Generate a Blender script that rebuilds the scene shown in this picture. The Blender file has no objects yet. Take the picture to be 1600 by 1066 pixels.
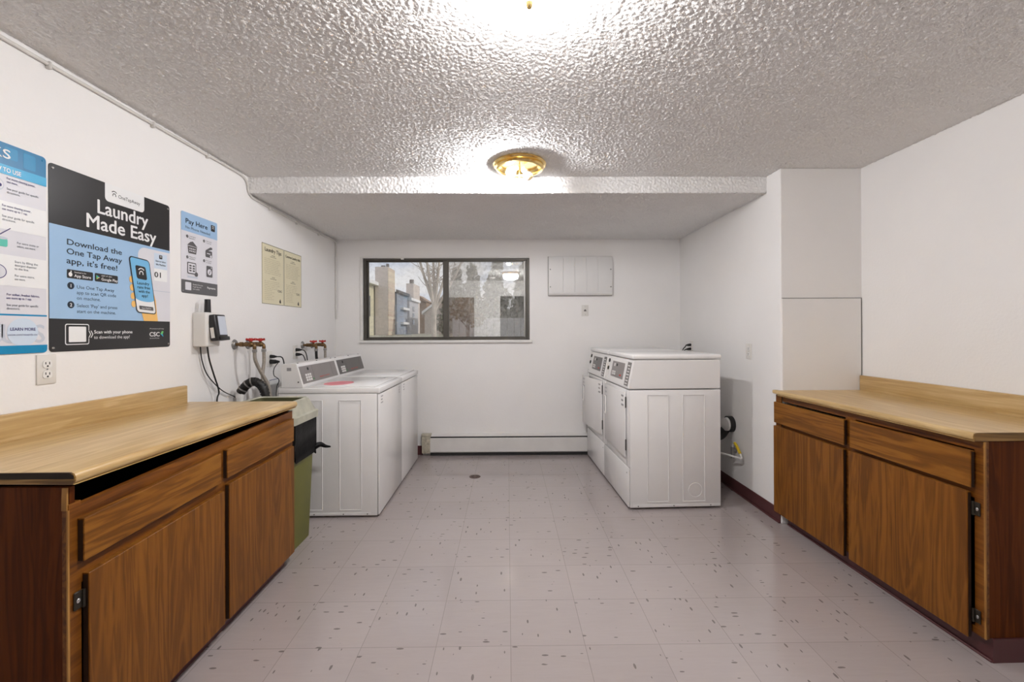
import bpy, bmesh, math, random
from mathutils import Vector, Matrix, Euler
random.seed(7)
PI = math.pi
SC = bpy.context.scene
COL = SC.collection

# ------------------------------------------------------------------ camera
cam_data = bpy.data.cameras.new('camera')
cam = bpy.data.objects.new('camera', cam_data)
COL.objects.link(cam)
FPX, YAW, ROLL, CAMH = 684.3, 0.0108, -0.0041, 1.289
cam_data.sensor_width = 36.0
cam_data.lens = FPX / 1600.0 * 36.0
cam_data.shift_y = -15.9 / 1600.0
cam_data.clip_start = 0.02
cam_data.clip_end = 300
_R = Vector((math.cos(YAW), -math.sin(YAW), 0)); _F = Vector((math.sin(YAW), math.cos(YAW), 0)); _U = Vector((0, 0, 1))
_X = _R * math.cos(ROLL) + _U * math.sin(ROLL); _Y = -_R * math.sin(ROLL) + _U * math.cos(ROLL); _Z = -_F
cam.matrix_world = Matrix(((_X.x, _Y.x, _Z.x, 0), (_X.y, _Y.y, _Z.y, 0), (_X.z, _Y.z, _Z.z, CAMH), (0, 0, 0, 1)))
SC.camera = cam

# ------------------------------------------------------------------ view and world
SC.view_settings.view_transform = 'Standard'
SC.view_settings.look = 'None'
SC.view_settings.gamma = 1.0
SC.view_settings.use_curve_mapping = False
SC.view_settings.exposure = 0.0
BULB = 1180.0        # radiance of the bare lit bulb
DOME = 138.0         # radiance of the glowing glass bowl
SKY = 0.80
SUN = 1.9

world = bpy.data.worlds.new('world'); SC.world = world
world.use_nodes = True
nt = world.node_tree; nt.nodes.clear()
wo = nt.nodes.new('ShaderNodeOutputWorld'); bg = nt.nodes.new('ShaderNodeBackground')
tc = nt.nodes.new('ShaderNodeTexCoord'); mp = nt.nodes.new('ShaderNodeMapping'); mp.inputs['Scale'].default_value = (2.2, 2.2, 5.0)
nz = nt.nodes.new('ShaderNodeTexNoise'); nz.inputs['Scale'].default_value = 2.2; nz.inputs['Detail'].default_value = 6
cr = nt.nodes.new('ShaderNodeValToRGB')
cr.color_ramp.elements[0].position = 0.36; cr.color_ramp.elements[0].color = (0.60, 0.70, 0.90, 1)
cr.color_ramp.elements[1].position = 0.54; cr.color_ramp.elements[1].color = (0.98, 0.98, 1.0, 1)
nt.links.new(tc.outputs['Generated'], mp.inputs['Vector']); nt.links.new(mp.outputs['Vector'], nz.inputs['Vector'])
nt.links.new(nz.outputs['Fac'], cr.inputs['Fac']); nt.links.new(cr.outputs['Color'], bg.inputs['Color'])
bg.inputs['Strength'].default_value = SKY
nt.links.new(bg.outputs[0], wo.inputs[0])

sun_d = bpy.data.lights.new('sun', 'SUN'); sun_d.energy = SUN; sun_d.angle = 0.02; sun_d.color = (1.0, 0.95, 0.88)
sun = bpy.data.objects.new('sun', sun_d); COL.objects.link(sun)
sun.location = (20, 10, 25)
sun.rotation_euler = Vector((-0.9, 0.06, -0.55)).to_track_quat('-Z', 'Y').to_euler()

# ------------------------------------------------------------------ materials
MATS = {}
def _new(name):
    m = bpy.data.materials.new(name); m.use_nodes = True
    n = m.node_tree; n.nodes.clear()
    out = n.nodes.new('ShaderNodeOutputMaterial'); b = n.nodes.new('ShaderNodeBsdfPrincipled')
    n.links.new(b.outputs[0], out.inputs[0])
    MATS[name] = m
    return m, n, b, out
def srgb(r, g, b):
    f = lambda c: (c / 255 / 12.92) if c / 255 <= 0.04045 else ((c / 255 + 0.055) / 1.055) ** 2.4
    return (f(r), f(g), f(b), 1)
def mix_rgb(n, fac, c1, c2, mode='MIX'):
    x = n.nodes.new('ShaderNodeMix'); x.data_type = 'RGBA'; x.blend_type = mode
    for sock, v in ((x.inputs['Factor'], fac), (x.inputs[6], c1), (x.inputs[7], c2)):
        if isinstance(v, bpy.types.NodeSocket): n.links.new(v, sock)
        else: sock.default_value = v
    return x.outputs[2]
def math_n(n, op, a, b=0.0):
    x = n.nodes.new('ShaderNodeMath'); x.operation = op
    for i, v in enumerate((a, b)):
        if isinstance(v, bpy.types.NodeSocket): n.links.new(v, x.inputs[i])
        else: x.inputs[i].default_value = v
    return x.outputs[0]
def coords(n, scale=(1, 1, 1), rot=(0, 0, 0), loc=(0, 0, 0), rnd=False):
    t = n.nodes.new('ShaderNodeTexCoord'); m = n.nodes.new('ShaderNodeMapping')
    m.inputs['Scale'].default_value = scale; m.inputs['Rotation'].default_value = rot; m.inputs['Location'].default_value = loc
    v = t.outputs['Object']
    if rnd:
        oi = n.nodes.new('ShaderNodeObjectInfo'); va = n.nodes.new('ShaderNodeVectorMath'); va.operation = 'ADD'
        mu = n.nodes.new('ShaderNodeVectorMath'); mu.operation = 'SCALE'; mu.inputs['Scale'].default_value = 7.0
        cb = n.nodes.new('ShaderNodeCombineXYZ')
        for i in range(3): n.links.new(oi.outputs['Random'], cb.inputs[i])
        n.links.new(cb.outputs[0], mu.inputs[0]); n.links.new(v, va.inputs[0]); n.links.new(mu.outputs[0], va.inputs[1]); v = va.outputs[0]
    n.links.new(v, m.inputs['Vector'])
    return m.outputs['Vector']
def noise(n, vec, scale, detail=4, rough=0.5, dist=0.0):
    x = n.nodes.new('ShaderNodeTexNoise'); x.inputs['Scale'].default_value = scale; x.inputs['Detail'].default_value = detail
    x.inputs['Roughness'].default_value = rough; x.inputs['Distortion'].default_value = dist
    n.links.new(vec, x.inputs['Vector']); return x.outputs['Fac']
def ramp(n, fac, stops):
    r = n.nodes.new('ShaderNodeValToRGB')
    e = r.color_ramp.elements
    while len(e) < len(stops): e.new(0.5)
    for i, (p, c) in enumerate(stops): e[i].position = p; e[i].color = c
    n.links.new(fac, r.inputs['Fac']); return r.outputs['Color']
def bump(n, b, height, strength, dist):
    x = n.nodes.new('ShaderNodeBump'); x.inputs['Strength'].default_value = strength; x.inputs['Distance'].default_value = dist
    n.links.new(height, x.inputs['Height']); n.links.new(x.outputs[0], b.inputs['Normal'])
def plain(name, col, rough=0.5, metal=0.0, spec=0.5, vary=0.06, vscale=6.0, bmp=None):
    """one colour with faint procedural unevenness"""
    m, n, b, o = _new(name)
    v = coords(n)
    f = noise(n, v, vscale, 3)
    c1 = tuple(max(0, c * (1 - vary)) for c in col[:3]) + (1,); c2 = tuple(min(1, c * (1 + vary)) for c in col[:3]) + (1,)
    n.links.new(ramp(n, f, [(0.3, c1), (0.7, c2)]), b.inputs['Base Color'])
    b.inputs['Roughness'].default_value = rough; b.inputs['Metallic'].default_value = metal
    b.inputs['Specular IOR Level'].default_value = spec
    if bmp: bump(n, b, noise(n, v, bmp[0], 3), bmp[1], bmp[2])
    return m
def ink(name, col, rough=0.5):
    return plain(name, col, rough, vary=0.02)
def emit(name, col, strength):
    m, n, b, o = _new(name)
    b.inputs['Base Color'].default_value = col; b.inputs['Emission Color'].default_value = col
    b.inputs['Emission Strength'].default_value = strength; b.inputs['Roughness'].default_value = 0.3
    return m
def wood(name, dark, mid, light, axis, rough=0.4, fine=1.0, spec=0.4, rings=0.10):
    """axis = grain direction 0/1/2 in the part's own frame"""
    m, n, b, o = _new(name)
    s = [11.0 * fine] * 3; s[axis] = 0.9 * fine
    v = coords(n, tuple(s), rnd=True)
    s2 = [60.0 * fine] * 3; s2[axis] = 2.0 * fine
    v2 = coords(n, tuple(s2), rnd=True)
    a = noise(n, v, 0.8, 4, 0.5, 1.6); c = noise(n, v2, 1.0, 3, 0.5)
    w = n.nodes.new('ShaderNodeMath'); w.operation = 'SINE'
    n.links.new(math_n(n, 'MULTIPLY', a, 34.0), w.inputs[0])
    ring = math_n(n, 'MULTIPLY', w.outputs[0], rings)
    f = math_n(n, 'ADD', math_n(n, 'ADD', math_n(n, 'MULTIPLY', a, 0.55), math_n(n, 'MULTIPLY', c, 0.45)), ring)
    n.links.new(ramp(n, f, [(0.28, dark), (0.5, mid), (0.72, light)]), b.inputs['Base Color'])
    b.inputs['Roughness'].default_value = rough; b.inputs['Specular IOR Level'].default_value = spec
    bump(n, b, c, 0.08, 0.002)
    return m

def make_materials():
    # popcorn ceiling (the lumps themselves are in the mesh)
    m, n, b, o = _new('popcorn')
    v = coords(n)
    n.links.new(ramp(n, noise(n, v, 1.5, 2), [(0.3, (0.90, 0.885, 0.87, 1)), (0.7, (0.94, 0.925, 0.91, 1))]), b.inputs['Base Color'])
    b.inputs['Roughness'].default_value = 0.8; b.inputs['Specular IOR Level'].default_value = 0.3
    bump(n, b, noise(n, v, 170, 2, 0.5), 0.7, 0.005)
    # painted walls
    m, n, b, o = _new('wall_paint')
    v = coords(n)
    c = ramp(n, noise(n, v, 1.3, 4, 0.6), [(0.3, (0.85, 0.83, 0.815, 1)), (0.7, (0.89, 0.87, 0.855, 1))])
    n.links.new(c, b.inputs['Base Color']); b.inputs['Roughness'].default_value = 0.62; b.inputs['Specular IOR Level'].default_value = 0.35
    bump(n, b, noise(n, v, 70, 3), 0.18, 0.004)
    # floor tiles
    m, n, b, o = _new('floor_tile')
    T = 0.3048
    t = n.nodes.new('ShaderNodeTexCoord'); sep = n.nodes.new('ShaderNodeSeparateXYZ'); n.links.new(t.outputs['Object'], sep.inputs[0])
    tx = math_n(n, 'DIVIDE', math_n(n, 'SUBTRACT', sep.outputs[0], 0.009 - 10 * T), T)
    ty = math_n(n, 'DIVIDE', math_n(n, 'SUBTRACT', sep.outputs[1], 1.7906 - 10 * T), T)
    fx = math_n(n, 'FRACT', tx); fy = math_n(n, 'FRACT', ty); ix = math_n(n, 'FLOOR', tx); iy = math_n(n, 'FLOOR', ty)
    def edge(f):
        d = math_n(n, 'MINIMUM', f, math_n(n, 'SUBTRACT', 1.0, f))
        return math_n(n, 'LESS_THAN', d, 0.0045)
    joint = math_n(n, 'MAXIMUM', edge(fx), edge(fy))
    chk = math_n(n, 'MODULO', math_n(n, 'ADD', ix, iy), 2.0)
    wn = n.nodes.new('ShaderNodeTexWhiteNoise'); wn.noise_dimensions = '2D'
    cx = n.nodes.new('ShaderNodeCombineXYZ'); n.links.new(ix, cx.inputs[0]); n.links.new(iy, cx.inputs[1]); n.links.new(cx.outputs[0], wn.inputs['Vector'])
    base = ramp(n, wn.outputs['Value'], [(0.0, (0.375, 0.325, 0.32, 1)), (1.0, (0.415, 0.362, 0.357, 1))])
    v = coords(n)
    base = mix_rgb(n, math_n(n, 'MULTIPLY', noise(n, v, 1.6, 9, 0.62), 0.34), base, (0.27, 0.23, 0.22, 1))
    base = mix_rgb(n, math_n(n, 'MULTIPLY', noise(n, coords(n, (5, 40, 5), (0, 0, 0.5)), 1.0, 7, 0.6, 1.5), 0.30), base, (0.52, 0.465, 0.46, 1))
    def chips(scale, rot, thr, dens, seed):
        vv = coords(n, scale, rot, (seed, seed * 2, 0))
        vo = n.nodes.new('ShaderNodeTexVoronoi'); vo.inputs['Scale'].default_value = 1.0; vo.voronoi_dimensions = '2D'
        n.links.new(vv, vo.inputs['Vector'])
        sc = n.nodes.new('ShaderNodeSeparateColor'); n.links.new(vo.outputs['Color'], sc.inputs[0])
        near = math_n(n, 'LESS_THAN', vo.outputs['Distance'], math_n(n, 'MULTIPLY', sc.outputs[1], thr))
        return math_n(n, 'MULTIPLY', near, math_n(n, 'GREATER_THAN', sc.outputs[0], dens))
    A = chips((15, 44, 1), (0, 0, 0.10), 0.23, 0.82, 0.3); B = chips((44, 15, 1), (0, 0, 0.12), 0.23, 0.82, 1.7)
    ch = math_n(n, 'ADD', math_n(n, 'MULTIPLY', A, chk), math_n(n, 'MULTIPLY', B, math_n(n, 'SUBTRACT', 1.0, chk)))
    base = mix_rgb(n, math_n(n, 'MULTIPLY', ch, 0.72), base, (0.105, 0.085, 0.085, 1))
    base = mix_rgb(n, math_n(n, 'MULTIPLY', joint, 0.40), base, (0.12, 0.10, 0.095, 1))
    scuff = noise(n, v, 1.1, 3, 0.5)
    dirt = n.nodes.new('ShaderNodeMapRange'); dirt.inputs['From Min'].default_value = 0.50; dirt.inputs['From Max'].default_value = 0.85
    n.links.new(scuff, dirt.inputs['Value'])
    base = mix_rgb(n, math_n(n, 'MULTIPLY', dirt.outputs[0], 0.25), base, (0.26, 0.21, 0.19, 1))
    n.links.new(base, b.inputs['Base Color'])
    rr = n.nodes.new('ShaderNodeMapRange'); rr.inputs['To Min'].default_value = 0.15; rr.inputs['To Max'].default_value = 0.27
    n.links.new(noise(n, v, 5.0, 4), rr.inputs['Value']); n.links.new(rr.outputs[0], b.inputs['Roughness'])
    b.inputs['Specular IOR Level'].default_value = 0.5; b.inputs['Coat Weight'].default_value = 0.5; b.inputs['Coat Roughness'].default_value = 0.10
    bump(n, b, noise(n, v, 22, 2), 0.05, 0.004)
    # woods
    wood('door_wood_upright', srgb(100, 58, 13), srgb(118, 71, 18), srgb(132, 83, 25), 2, 0.42, 1.25, 0.28, 0.17)
    wood('door_wood_level', srgb(102, 60, 13), srgb(124, 76, 20), srgb(140, 91, 30), 1, 0.42, 1.25, 0.28, 0.17)
    wood('frame_wood', srgb(82, 43, 10), srgb(110, 63, 17), srgb(130, 80, 26), 1, 0.42, 1.2, 0.28)
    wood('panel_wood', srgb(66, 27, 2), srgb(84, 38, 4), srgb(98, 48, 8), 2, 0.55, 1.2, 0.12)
    plain('edge_dark', srgb(40, 22, 9), 0.6)
    wood('raw_edge_wood', srgb(112, 72, 28), srgb(158, 112, 52), srgb(182, 138, 76), 2, 0.6)
    wood('laminate', srgb(166, 132, 82), srgb(192, 160, 108), srgb(214, 187, 140), 1, 0.28, 1.7, 0.6, 0.03)
    wood('laminate_end', srgb(70, 44, 14), srgb(128, 94, 42), srgb(164, 128, 70), 0, 0.45)
    plain('end_shade', srgb(36, 24, 14), 0.8)
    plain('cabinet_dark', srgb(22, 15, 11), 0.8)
    plain('maroon_vinyl', srgb(84, 44, 46), 0.35)
    # appliances
    plain('white_enamel', (0.82, 0.805, 0.795, 1), 0.22, vary=0.012)
    plain('white_top', (0.85, 0.835, 0.825, 1), 0.18, vary=0.012)
    plain('gap_dark', (0.02, 0.02, 0.02, 1), 0.7)
    plain('console_grey', srgb(128, 122, 120), 0.28)
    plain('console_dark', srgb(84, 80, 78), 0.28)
    plain('sticker_dark', srgb(120, 116, 114), 0.5)
    ink('ink_light', srgb(225, 222, 220)); ink('ink_red', srgb(200, 60, 45)); ink('ink_green', srgb(40, 150, 70)); ink('ink_grey', srgb(110, 106, 104))
    ink('label_pink', srgb(232, 124, 136), 0.3); ink('label_grey', srgb(150, 148, 150), 0.3)
    plain('screw_metal', srgb(95, 92, 90), 0.4, 0.7)
    plain('hinge_dark', srgb(60, 54, 46), 0.45, 0.6); plain('chrome', srgb(200, 200, 200), 0.2, 0.9)
    # posters
    ink('p_black', srgb(43, 42, 43), 0.28); ink('p_white', srgb(238, 238, 238), 0.35); ink('p_panel', srgb(222, 221, 227), 0.35)
    ink('p_sky', srgb(160, 193, 226), 0.3); ink('p_phone', srgb(120, 186, 228), 0.3); ink('p_navy', srgb(24, 38, 54)); ink('p_skin', srgb(240, 190, 110))
    ink('p_teal_dark', srgb(4, 116, 166), 0.3); ink('p_teal', srgb(42, 166, 214), 0.3); ink('p_teal_mid', srgb(8, 134, 184), 0.3); ink('p_indigo', srgb(52, 44, 110))
    ink('p_pale', srgb(206, 220, 236)); ink('p_mint', srgb(92, 196, 178)); ink('p_ghost', srgb(196, 202, 214)); ink('p_grey', srgb(92, 90, 92), 0.3); ink('p_text', srgb(50, 64, 84))
    ink('p_green', srgb(110, 200, 110)); ink('p_cream', srgb(226, 218, 188), 0.6); ink('p_cream_ink', srgb(96, 88, 66)); ink('p_cream_faint', srgb(168, 158, 128)); ink('p_cream_black', srgb(40, 36, 26))
    # plumbing, metals, plastics
    plain('brass_pipe', srgb(112, 88, 58), 0.35, 0.7, vary=0.25, vscale=60); plain('red_handle', srgb(176, 36, 32), 0.4)
    plain('galvanised', srgb(150, 148, 146), 0.4, 0.6); plain('braided_hose', srgb(160, 152, 142), 0.45, 0.35, vary=0.2, vscale=160); plain('rubber_black', srgb(24, 23, 23), 0.5)
    plain('white_plastic', srgb(234, 232, 229), 0.35, vary=0.02); plain('ivory_plastic', srgb(224, 220, 214), 0.4, vary=0.02); plain('slot_dark', srgb(40, 36, 34), 0.6)
    plain('device_white', srgb(226, 224, 221), 0.4, vary=0.02); plain('device_black', srgb(30, 29, 31), 0.3); plain('screen_pale', srgb(196, 202, 214), 0.15)
    plain('bin_olive', srgb(100, 100, 36), 0.42, vary=0.1, vscale=5); plain('bin_collar', srgb(176, 174, 158), 0.45, vary=0.16, vscale=14); plain('bin_inside', srgb(92, 92, 62), 0.6)
    plain('bag_black', srgb(7, 7, 8), 0.5, vary=0.2, vscale=20, spec=0.15, bmp=(12, 0.5, 0.008))
    plain('heater_white', (0.72, 0.70, 0.68, 1), 0.4, vary=0.05); plain('heater_stained', srgb(186, 178, 160), 0.55, vary=0.3, vscale=30)
    plain('painted_cover', (0.75, 0.735, 0.72, 1), 0.5, vary=0.02); plain('bronze_frame', srgb(86, 82, 76), 0.45, 0.3); plain('alu_frame', srgb(150, 148, 144), 0.4, 0.6)
    plain('trim_white', (0.78, 0.76, 0.735, 1), 0.45); plain('raceway', (0.66, 0.635, 0.60, 1), 0.45, vary=0.05)
    plain('drain_metal', srgb(92, 74, 66), 0.5, 0.4); plain('yellow_tube', srgb(206, 176, 30), 0.4); plain('brown_door', srgb(96, 66, 44), 0.4, vary=0.15)
    plain('hall_paint', (0.35, 0.33, 0.31, 1), 0.8); plain('brass', srgb(238, 208, 140), 0.2, 1.0, vary=0.02); plain('brass_inside', srgb(240, 214, 150), 0.22, 1.0, vary=0.02)
    emit('bulb_lit', (0.97, 0.97, 1.0, 1), BULB)
    emit('bowl_glow', (0.98, 0.96, 0.95, 1), DOME)
    plain('socket_white', srgb(230, 224, 212), 0.4)
    m, n, b, o = _new('bulb_clear'); b.inputs['Base Color'].default_value = (1, 0.95, 0.92, 1); b.inputs['Roughness'].default_value = 0.05
    b.inputs['Transmission Weight'].default_value = 0.85
    # window glass: thin pane, part mirror, part clear, part dust
    for nm, refl, dust in (('glass_clear', 0.07, 0.07), ('glass_dusty', 0.30, 0.15)):
        m, n, b, o = _new(nm); n.nodes.remove(b)
        tr = n.nodes.new('ShaderNodeBsdfTransparent'); gl = n.nodes.new('ShaderNodeBsdfGlossy'); gl.inputs['Roughness'].default_value = 0.0
        gl.inputs['Color'].default_value = (0.95, 0.97, 0.96, 1)
        df = n.nodes.new('ShaderNodeBsdfDiffuse'); df.inputs['Color'].default_value = (0.80, 0.78, 0.74, 1)
        m1 = n.nodes.new('ShaderNodeMixShader'); m1.inputs[0].default_value = refl
        n.links.new(tr.outputs[0], m1.inputs[1]); n.links.new(gl.outputs[0], m1.inputs[2])
        m2 = n.nodes.new('ShaderNodeMixShader')
        dn = noise(n, coords(n), 26, 5, 0.7)
        mr = n.nodes.new('ShaderNodeMapRange'); mr.inputs['From Min'].default_value = 0.45; mr.inputs['From Max'].default_value = 0.8
        mr.inputs['To Min'].default_value = dust * 0.5; mr.inputs['To Max'].default_value = dust * 2.6
        n.links.new(dn, mr.inputs['Value']); n.links.new(mr.outputs[0], m2.inputs[0])
        n.links.new(m1.outputs[0], m2.inputs[1]); n.links.new(df.outputs[0], m2.inputs[2]); n.links.new(m2.outputs[0], o.inputs[0])
    # outdoors
    plain('siding_yellow', srgb(206, 200, 172), 0.8); plain('stucco_beige', srgb(196, 184, 176), 0.9); plain('siding_grey', srgb(178, 178, 182), 0.8); plain('siding_blue', srgb(138, 146, 160), 0.8)
    plain('brown_siding', srgb(128, 100, 74), 0.8, vary=0.2); plain('roof_dark', srgb(96, 92, 90), 0.9, vary=0.15); plain('outdoor_white', srgb(222, 222, 222), 0.7); plain('outdoor_glass', srgb(70, 78, 90), 0.1)
    plain('bark', srgb(188, 178, 168), 0.9, vary=0.25, vscale=3); plain('dark_bark', srgb(66, 54, 46), 0.9); plain('needle_green', srgb(124, 126, 112), 0.9, vary=0.3, vscale=1.5); plain('dry_leaf', srgb(96, 82, 50), 0.9, vary=0.3, vscale=4)
    plain('lawn', srgb(150, 146, 128), 0.95, vary=0.2)
    m, n, b, o = _new('tan_brick')
    br = n.nodes.new('ShaderNodeTexBrick'); br.inputs['Color1'].default_value = srgb(206, 192, 168); br.inputs['Color2'].default_value = srgb(186, 160, 142); br.inputs['Mortar'].default_value = srgb(190, 184, 176)
    br.inputs['Scale'].default_value = 2.2; n.links.new(coords(n, (1, 1, 1), (PI / 2, 0, PI / 2)), br.inputs['Vector']); n.links.new(br.outputs[0], b.inputs['Base Color']); b.inputs['Roughness'].default_value = 0.9
make_materials()

# ------------------------------------------------------------------ mesh helpers
def box(bm, x0, x1, y0, y1, z0, z1, bev=0.0, seg=2):
    mat = Matrix.Translation(((x0 + x1) / 2, (y0 + y1) / 2, (z0 + z1) / 2)) @ Matrix.Diagonal((x1 - x0, y1 - y0, z1 - z0, 1))
    r = bmesh.ops.create_cube(bm, size=1.0, matrix=mat)
    if bev > 0:
        es = {e for v in r['verts'] for e in v.link_edges}
        bmesh.ops.bevel(bm, geom=list(es), offset=bev, segments=seg, affect='EDGES', profile=0.5)
def prism(bm, pts, axis, a0, a1):
    """closed 2D outline pushed along an axis; pts are the other two coordinates in xyz order"""
    def P(p, a):
        l = list(p); l.insert(axis, a); return l
    A = [bm.verts.new(P(p, a0)) for p in pts]; B = [bm.verts.new(P(p, a1)) for p in pts]
    k = len(pts); fs = [bm.faces.new(A), bm.faces.new(B[::-1])]
    for i in range(k): fs.append(bm.faces.new((A[i], B[i], B[(i + 1) % k], A[(i + 1) % k])))
    bmesh.ops.recalc_face_normals(bm, faces=fs)
def frame_of(d):
    d = d.normalized(); u = d.orthogonal().normalized(); return u, d.cross(u)
def cyl(bm, p0, p1, r0, r1=None, n=20, cap=True):
    r1 = r0 if r1 is None else r1; p0 = Vector(p0); p1 = Vector(p1); u, w = frame_of(p1 - p0)
    A = []; B = []
    for i in range(n):
        a = 2 * PI * i / n; d = u * math.cos(a) + w * math.sin(a)
        A.append(bm.verts.new(p0 + d * r0)); B.append(bm.verts.new(p1 + d * r1))
    for i in range(n): bm.faces.new((A[i], A[(i + 1) % n], B[(i + 1) % n], B[i]))
    if cap: bm.faces.new(A[::-1]); bm.faces.new(B)
def smooth_path(pts, k=8):
    P = [Vector(p) for p in pts]
    if len(P) < 3: return P
    out = []
    for i in range(len(P) - 1):
        a = P[max(i - 1, 0)]; b = P[i]; c = P[i + 1]; d = P[min(i + 2, len(P) - 1)]
        for j in range(k):
            t = j / k
            out.append(0.5 * ((2 * b) + (c - a) * t + (2 * a - 5 * b + 4 * c - d) * t * t + (3 * b - a - 3 * c + d) * t ** 3))
    out.append(P[-1]); return out
def tube(bm, pts, r, n=10, k=8, smooth=True):
    P = smooth_path(pts, k) if smooth else [Vector(p) for p in pts]
    R = r if isinstance(r, (list, tuple)) else None
    rings = []; u = None
    for i, p in enumerate(P):
        d = (P[min(i + 1, len(P) - 1)] - P[max(i - 1, 0)]).normalized()
        if u is None: u, w = frame_of(d)
        else:
            u = (u - d * u.dot(d)).normalized(); w = d.cross(u)
        rr = r if R is None else R[0] + (R[1] - R[0]) * i / (len(P) - 1)
        rings.append([bm.verts.new(p + (u * math.cos(2 * PI * j / n) + w * math.sin(2 * PI * j / n)) * rr) for j in range(n)])
    for a, b in zip(rings, rings[1:]):
        for j in range(n): bm.faces.new((a[j], a[(j + 1) % n], b[(j + 1) % n], b[j]))
    bm.faces.new(rings[0][::-1]); bm.faces.new(rings[-1])
def lathe(bm, prof, c=(0, 0, 0), n=40):
    """(radius, z) profile turned round z"""
    rings = []
    for r, z in prof:
        if r < 1e-6: rings.append([bm.verts.new((c[0], c[1], c[2] + z))])
        else: rings.append([bm.verts.new((c[0] + r * math.cos(2 * PI * i / n), c[1] + r * math.sin(2 * PI * i / n), c[2] + z)) for i in range(n)])
    fs = []
    for a, b in zip(rings, rings[1:]):
        for i in range(n):
            j = (i + 1) % n
            if len(a) == 1 and len(b) == 1: continue
            if len(a) == 1: fs.append(bm.faces.new((a[0], b[i], b[j])))
            elif len(b) == 1: fs.append(bm.faces.new((a[i], a[j], b[0])))
            else: fs.append(bm.faces.new((a[i], a[j], b[j], b[i])))
    bmesh.ops.recalc_face_normals(bm, faces=fs)
def ball(bm, c, r, sc=(1, 1, 1), u=20, v=14):
    bmesh.ops.create_uvsphere(bm, u_segments=u, v_segments=v, radius=r, matrix=Matrix.Translation(c) @ Matrix.Diagonal((*sc, 1)))
def BM(): return bmesh.new()

# ------------------------------------------------------------------ scene-graph helpers
OFF = {}
def to_mesh(name, bm, m, smooth=True, angle=35):
    me = bpy.data.meshes.new(name); bm.to_mesh(me); bm.free()
    me.materials.append(MATS[m])
    if smooth and len(me.polygons):
        me.polygons.foreach_set('use_smooth', [True] * len(me.polygons))
        me.set_sharp_from_angle(angle=math.radians(angle))
    return me
def thing(name, label, cat, loc=(0, 0, 0), rot=(0, 0, 0), group=None, local=False):
    """Empty at the thing's base. local=True: parts come in its own frame; else parts come in room coordinates."""
    o = bpy.data.objects.new(name, None); COL.objects.link(o); o.empty_display_size = 0.05
    o.location = loc; o.rotation_euler = rot
    o['label'] = label; o['category'] = cat
    if group: o['group'] = group
    OFF[o.name] = Vector((0, 0, 0)) if local else Vector(loc)
    return o
def part(name, bm, m, parent, label=None, smooth=True, angle=35, mtx=None):
    off = OFF[parent.name]
    if mtx is not None: bm.transform(mtx)
    if off.length: bm.transform(Matrix.Translation(-off))
    o = bpy.data.objects.new(name, to_mesh(name, bm, m, smooth, angle)); COL.objects.link(o)
    o.parent = parent; OFF[o.name] = off
    if label: o['label'] = label
    return o
def solo(name, bm, m, label, cat, loc, group=None, angle=35):
    """a thing that is one mesh"""
    bm.transform(Matrix.Translation(-Vector(loc)))
    o = bpy.data.objects.new(name, to_mesh(name, bm, m, True, angle)); COL.objects.link(o); o.location = loc
    o['label'] = label; o['category'] = cat
    if group: o['group'] = group
    return o
def struct(name, bm, m, parent=None, smooth=False):
    o = bpy.data.objects.new(name, to_mesh(name, bm, m, smooth)); COL.objects.link(o); o['kind'] = 'structure'
    if parent: o.parent = parent
    return o

# ------------------------------------------------------------------ printed artwork (flat, in a sign's own x-y frame)
def text_bm(bm, s, x, y, cap, align='LEFT', bold=0.0, width=None, z=0.0, mtx=None):
    cu = bpy.data.curves.new('lettering', 'FONT'); cu.body = s; cu.size = cap / 0.73; cu.align_x = align
    cu.offset = bold * cap; cu.resolution_u = 3; cu.space_line = 1.0
    ob = bpy.data.objects.new('lettering', cu); COL.objects.link(ob)
    bpy.context.view_layer.update()
    me = bpy.data.meshes.new_from_object(ob.evaluated_get(bpy.context.evaluated_depsgraph_get()))
    bpy.data.objects.remove(ob); bpy.data.curves.remove(cu)
    xs = [v.co.x for v in me.vertices]
    sx = 1.0
    if width and xs: sx = width / max(1e-6, max(xs) - min(xs))
    M = Matrix.Translation((x, y, z)) @ Matrix.Diagonal((sx, 1, 1, 1))
    if mtx is not None: M = mtx @ M
    me.transform(M); bm.from_mesh(me); bpy.data.meshes.remove(me)
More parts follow.
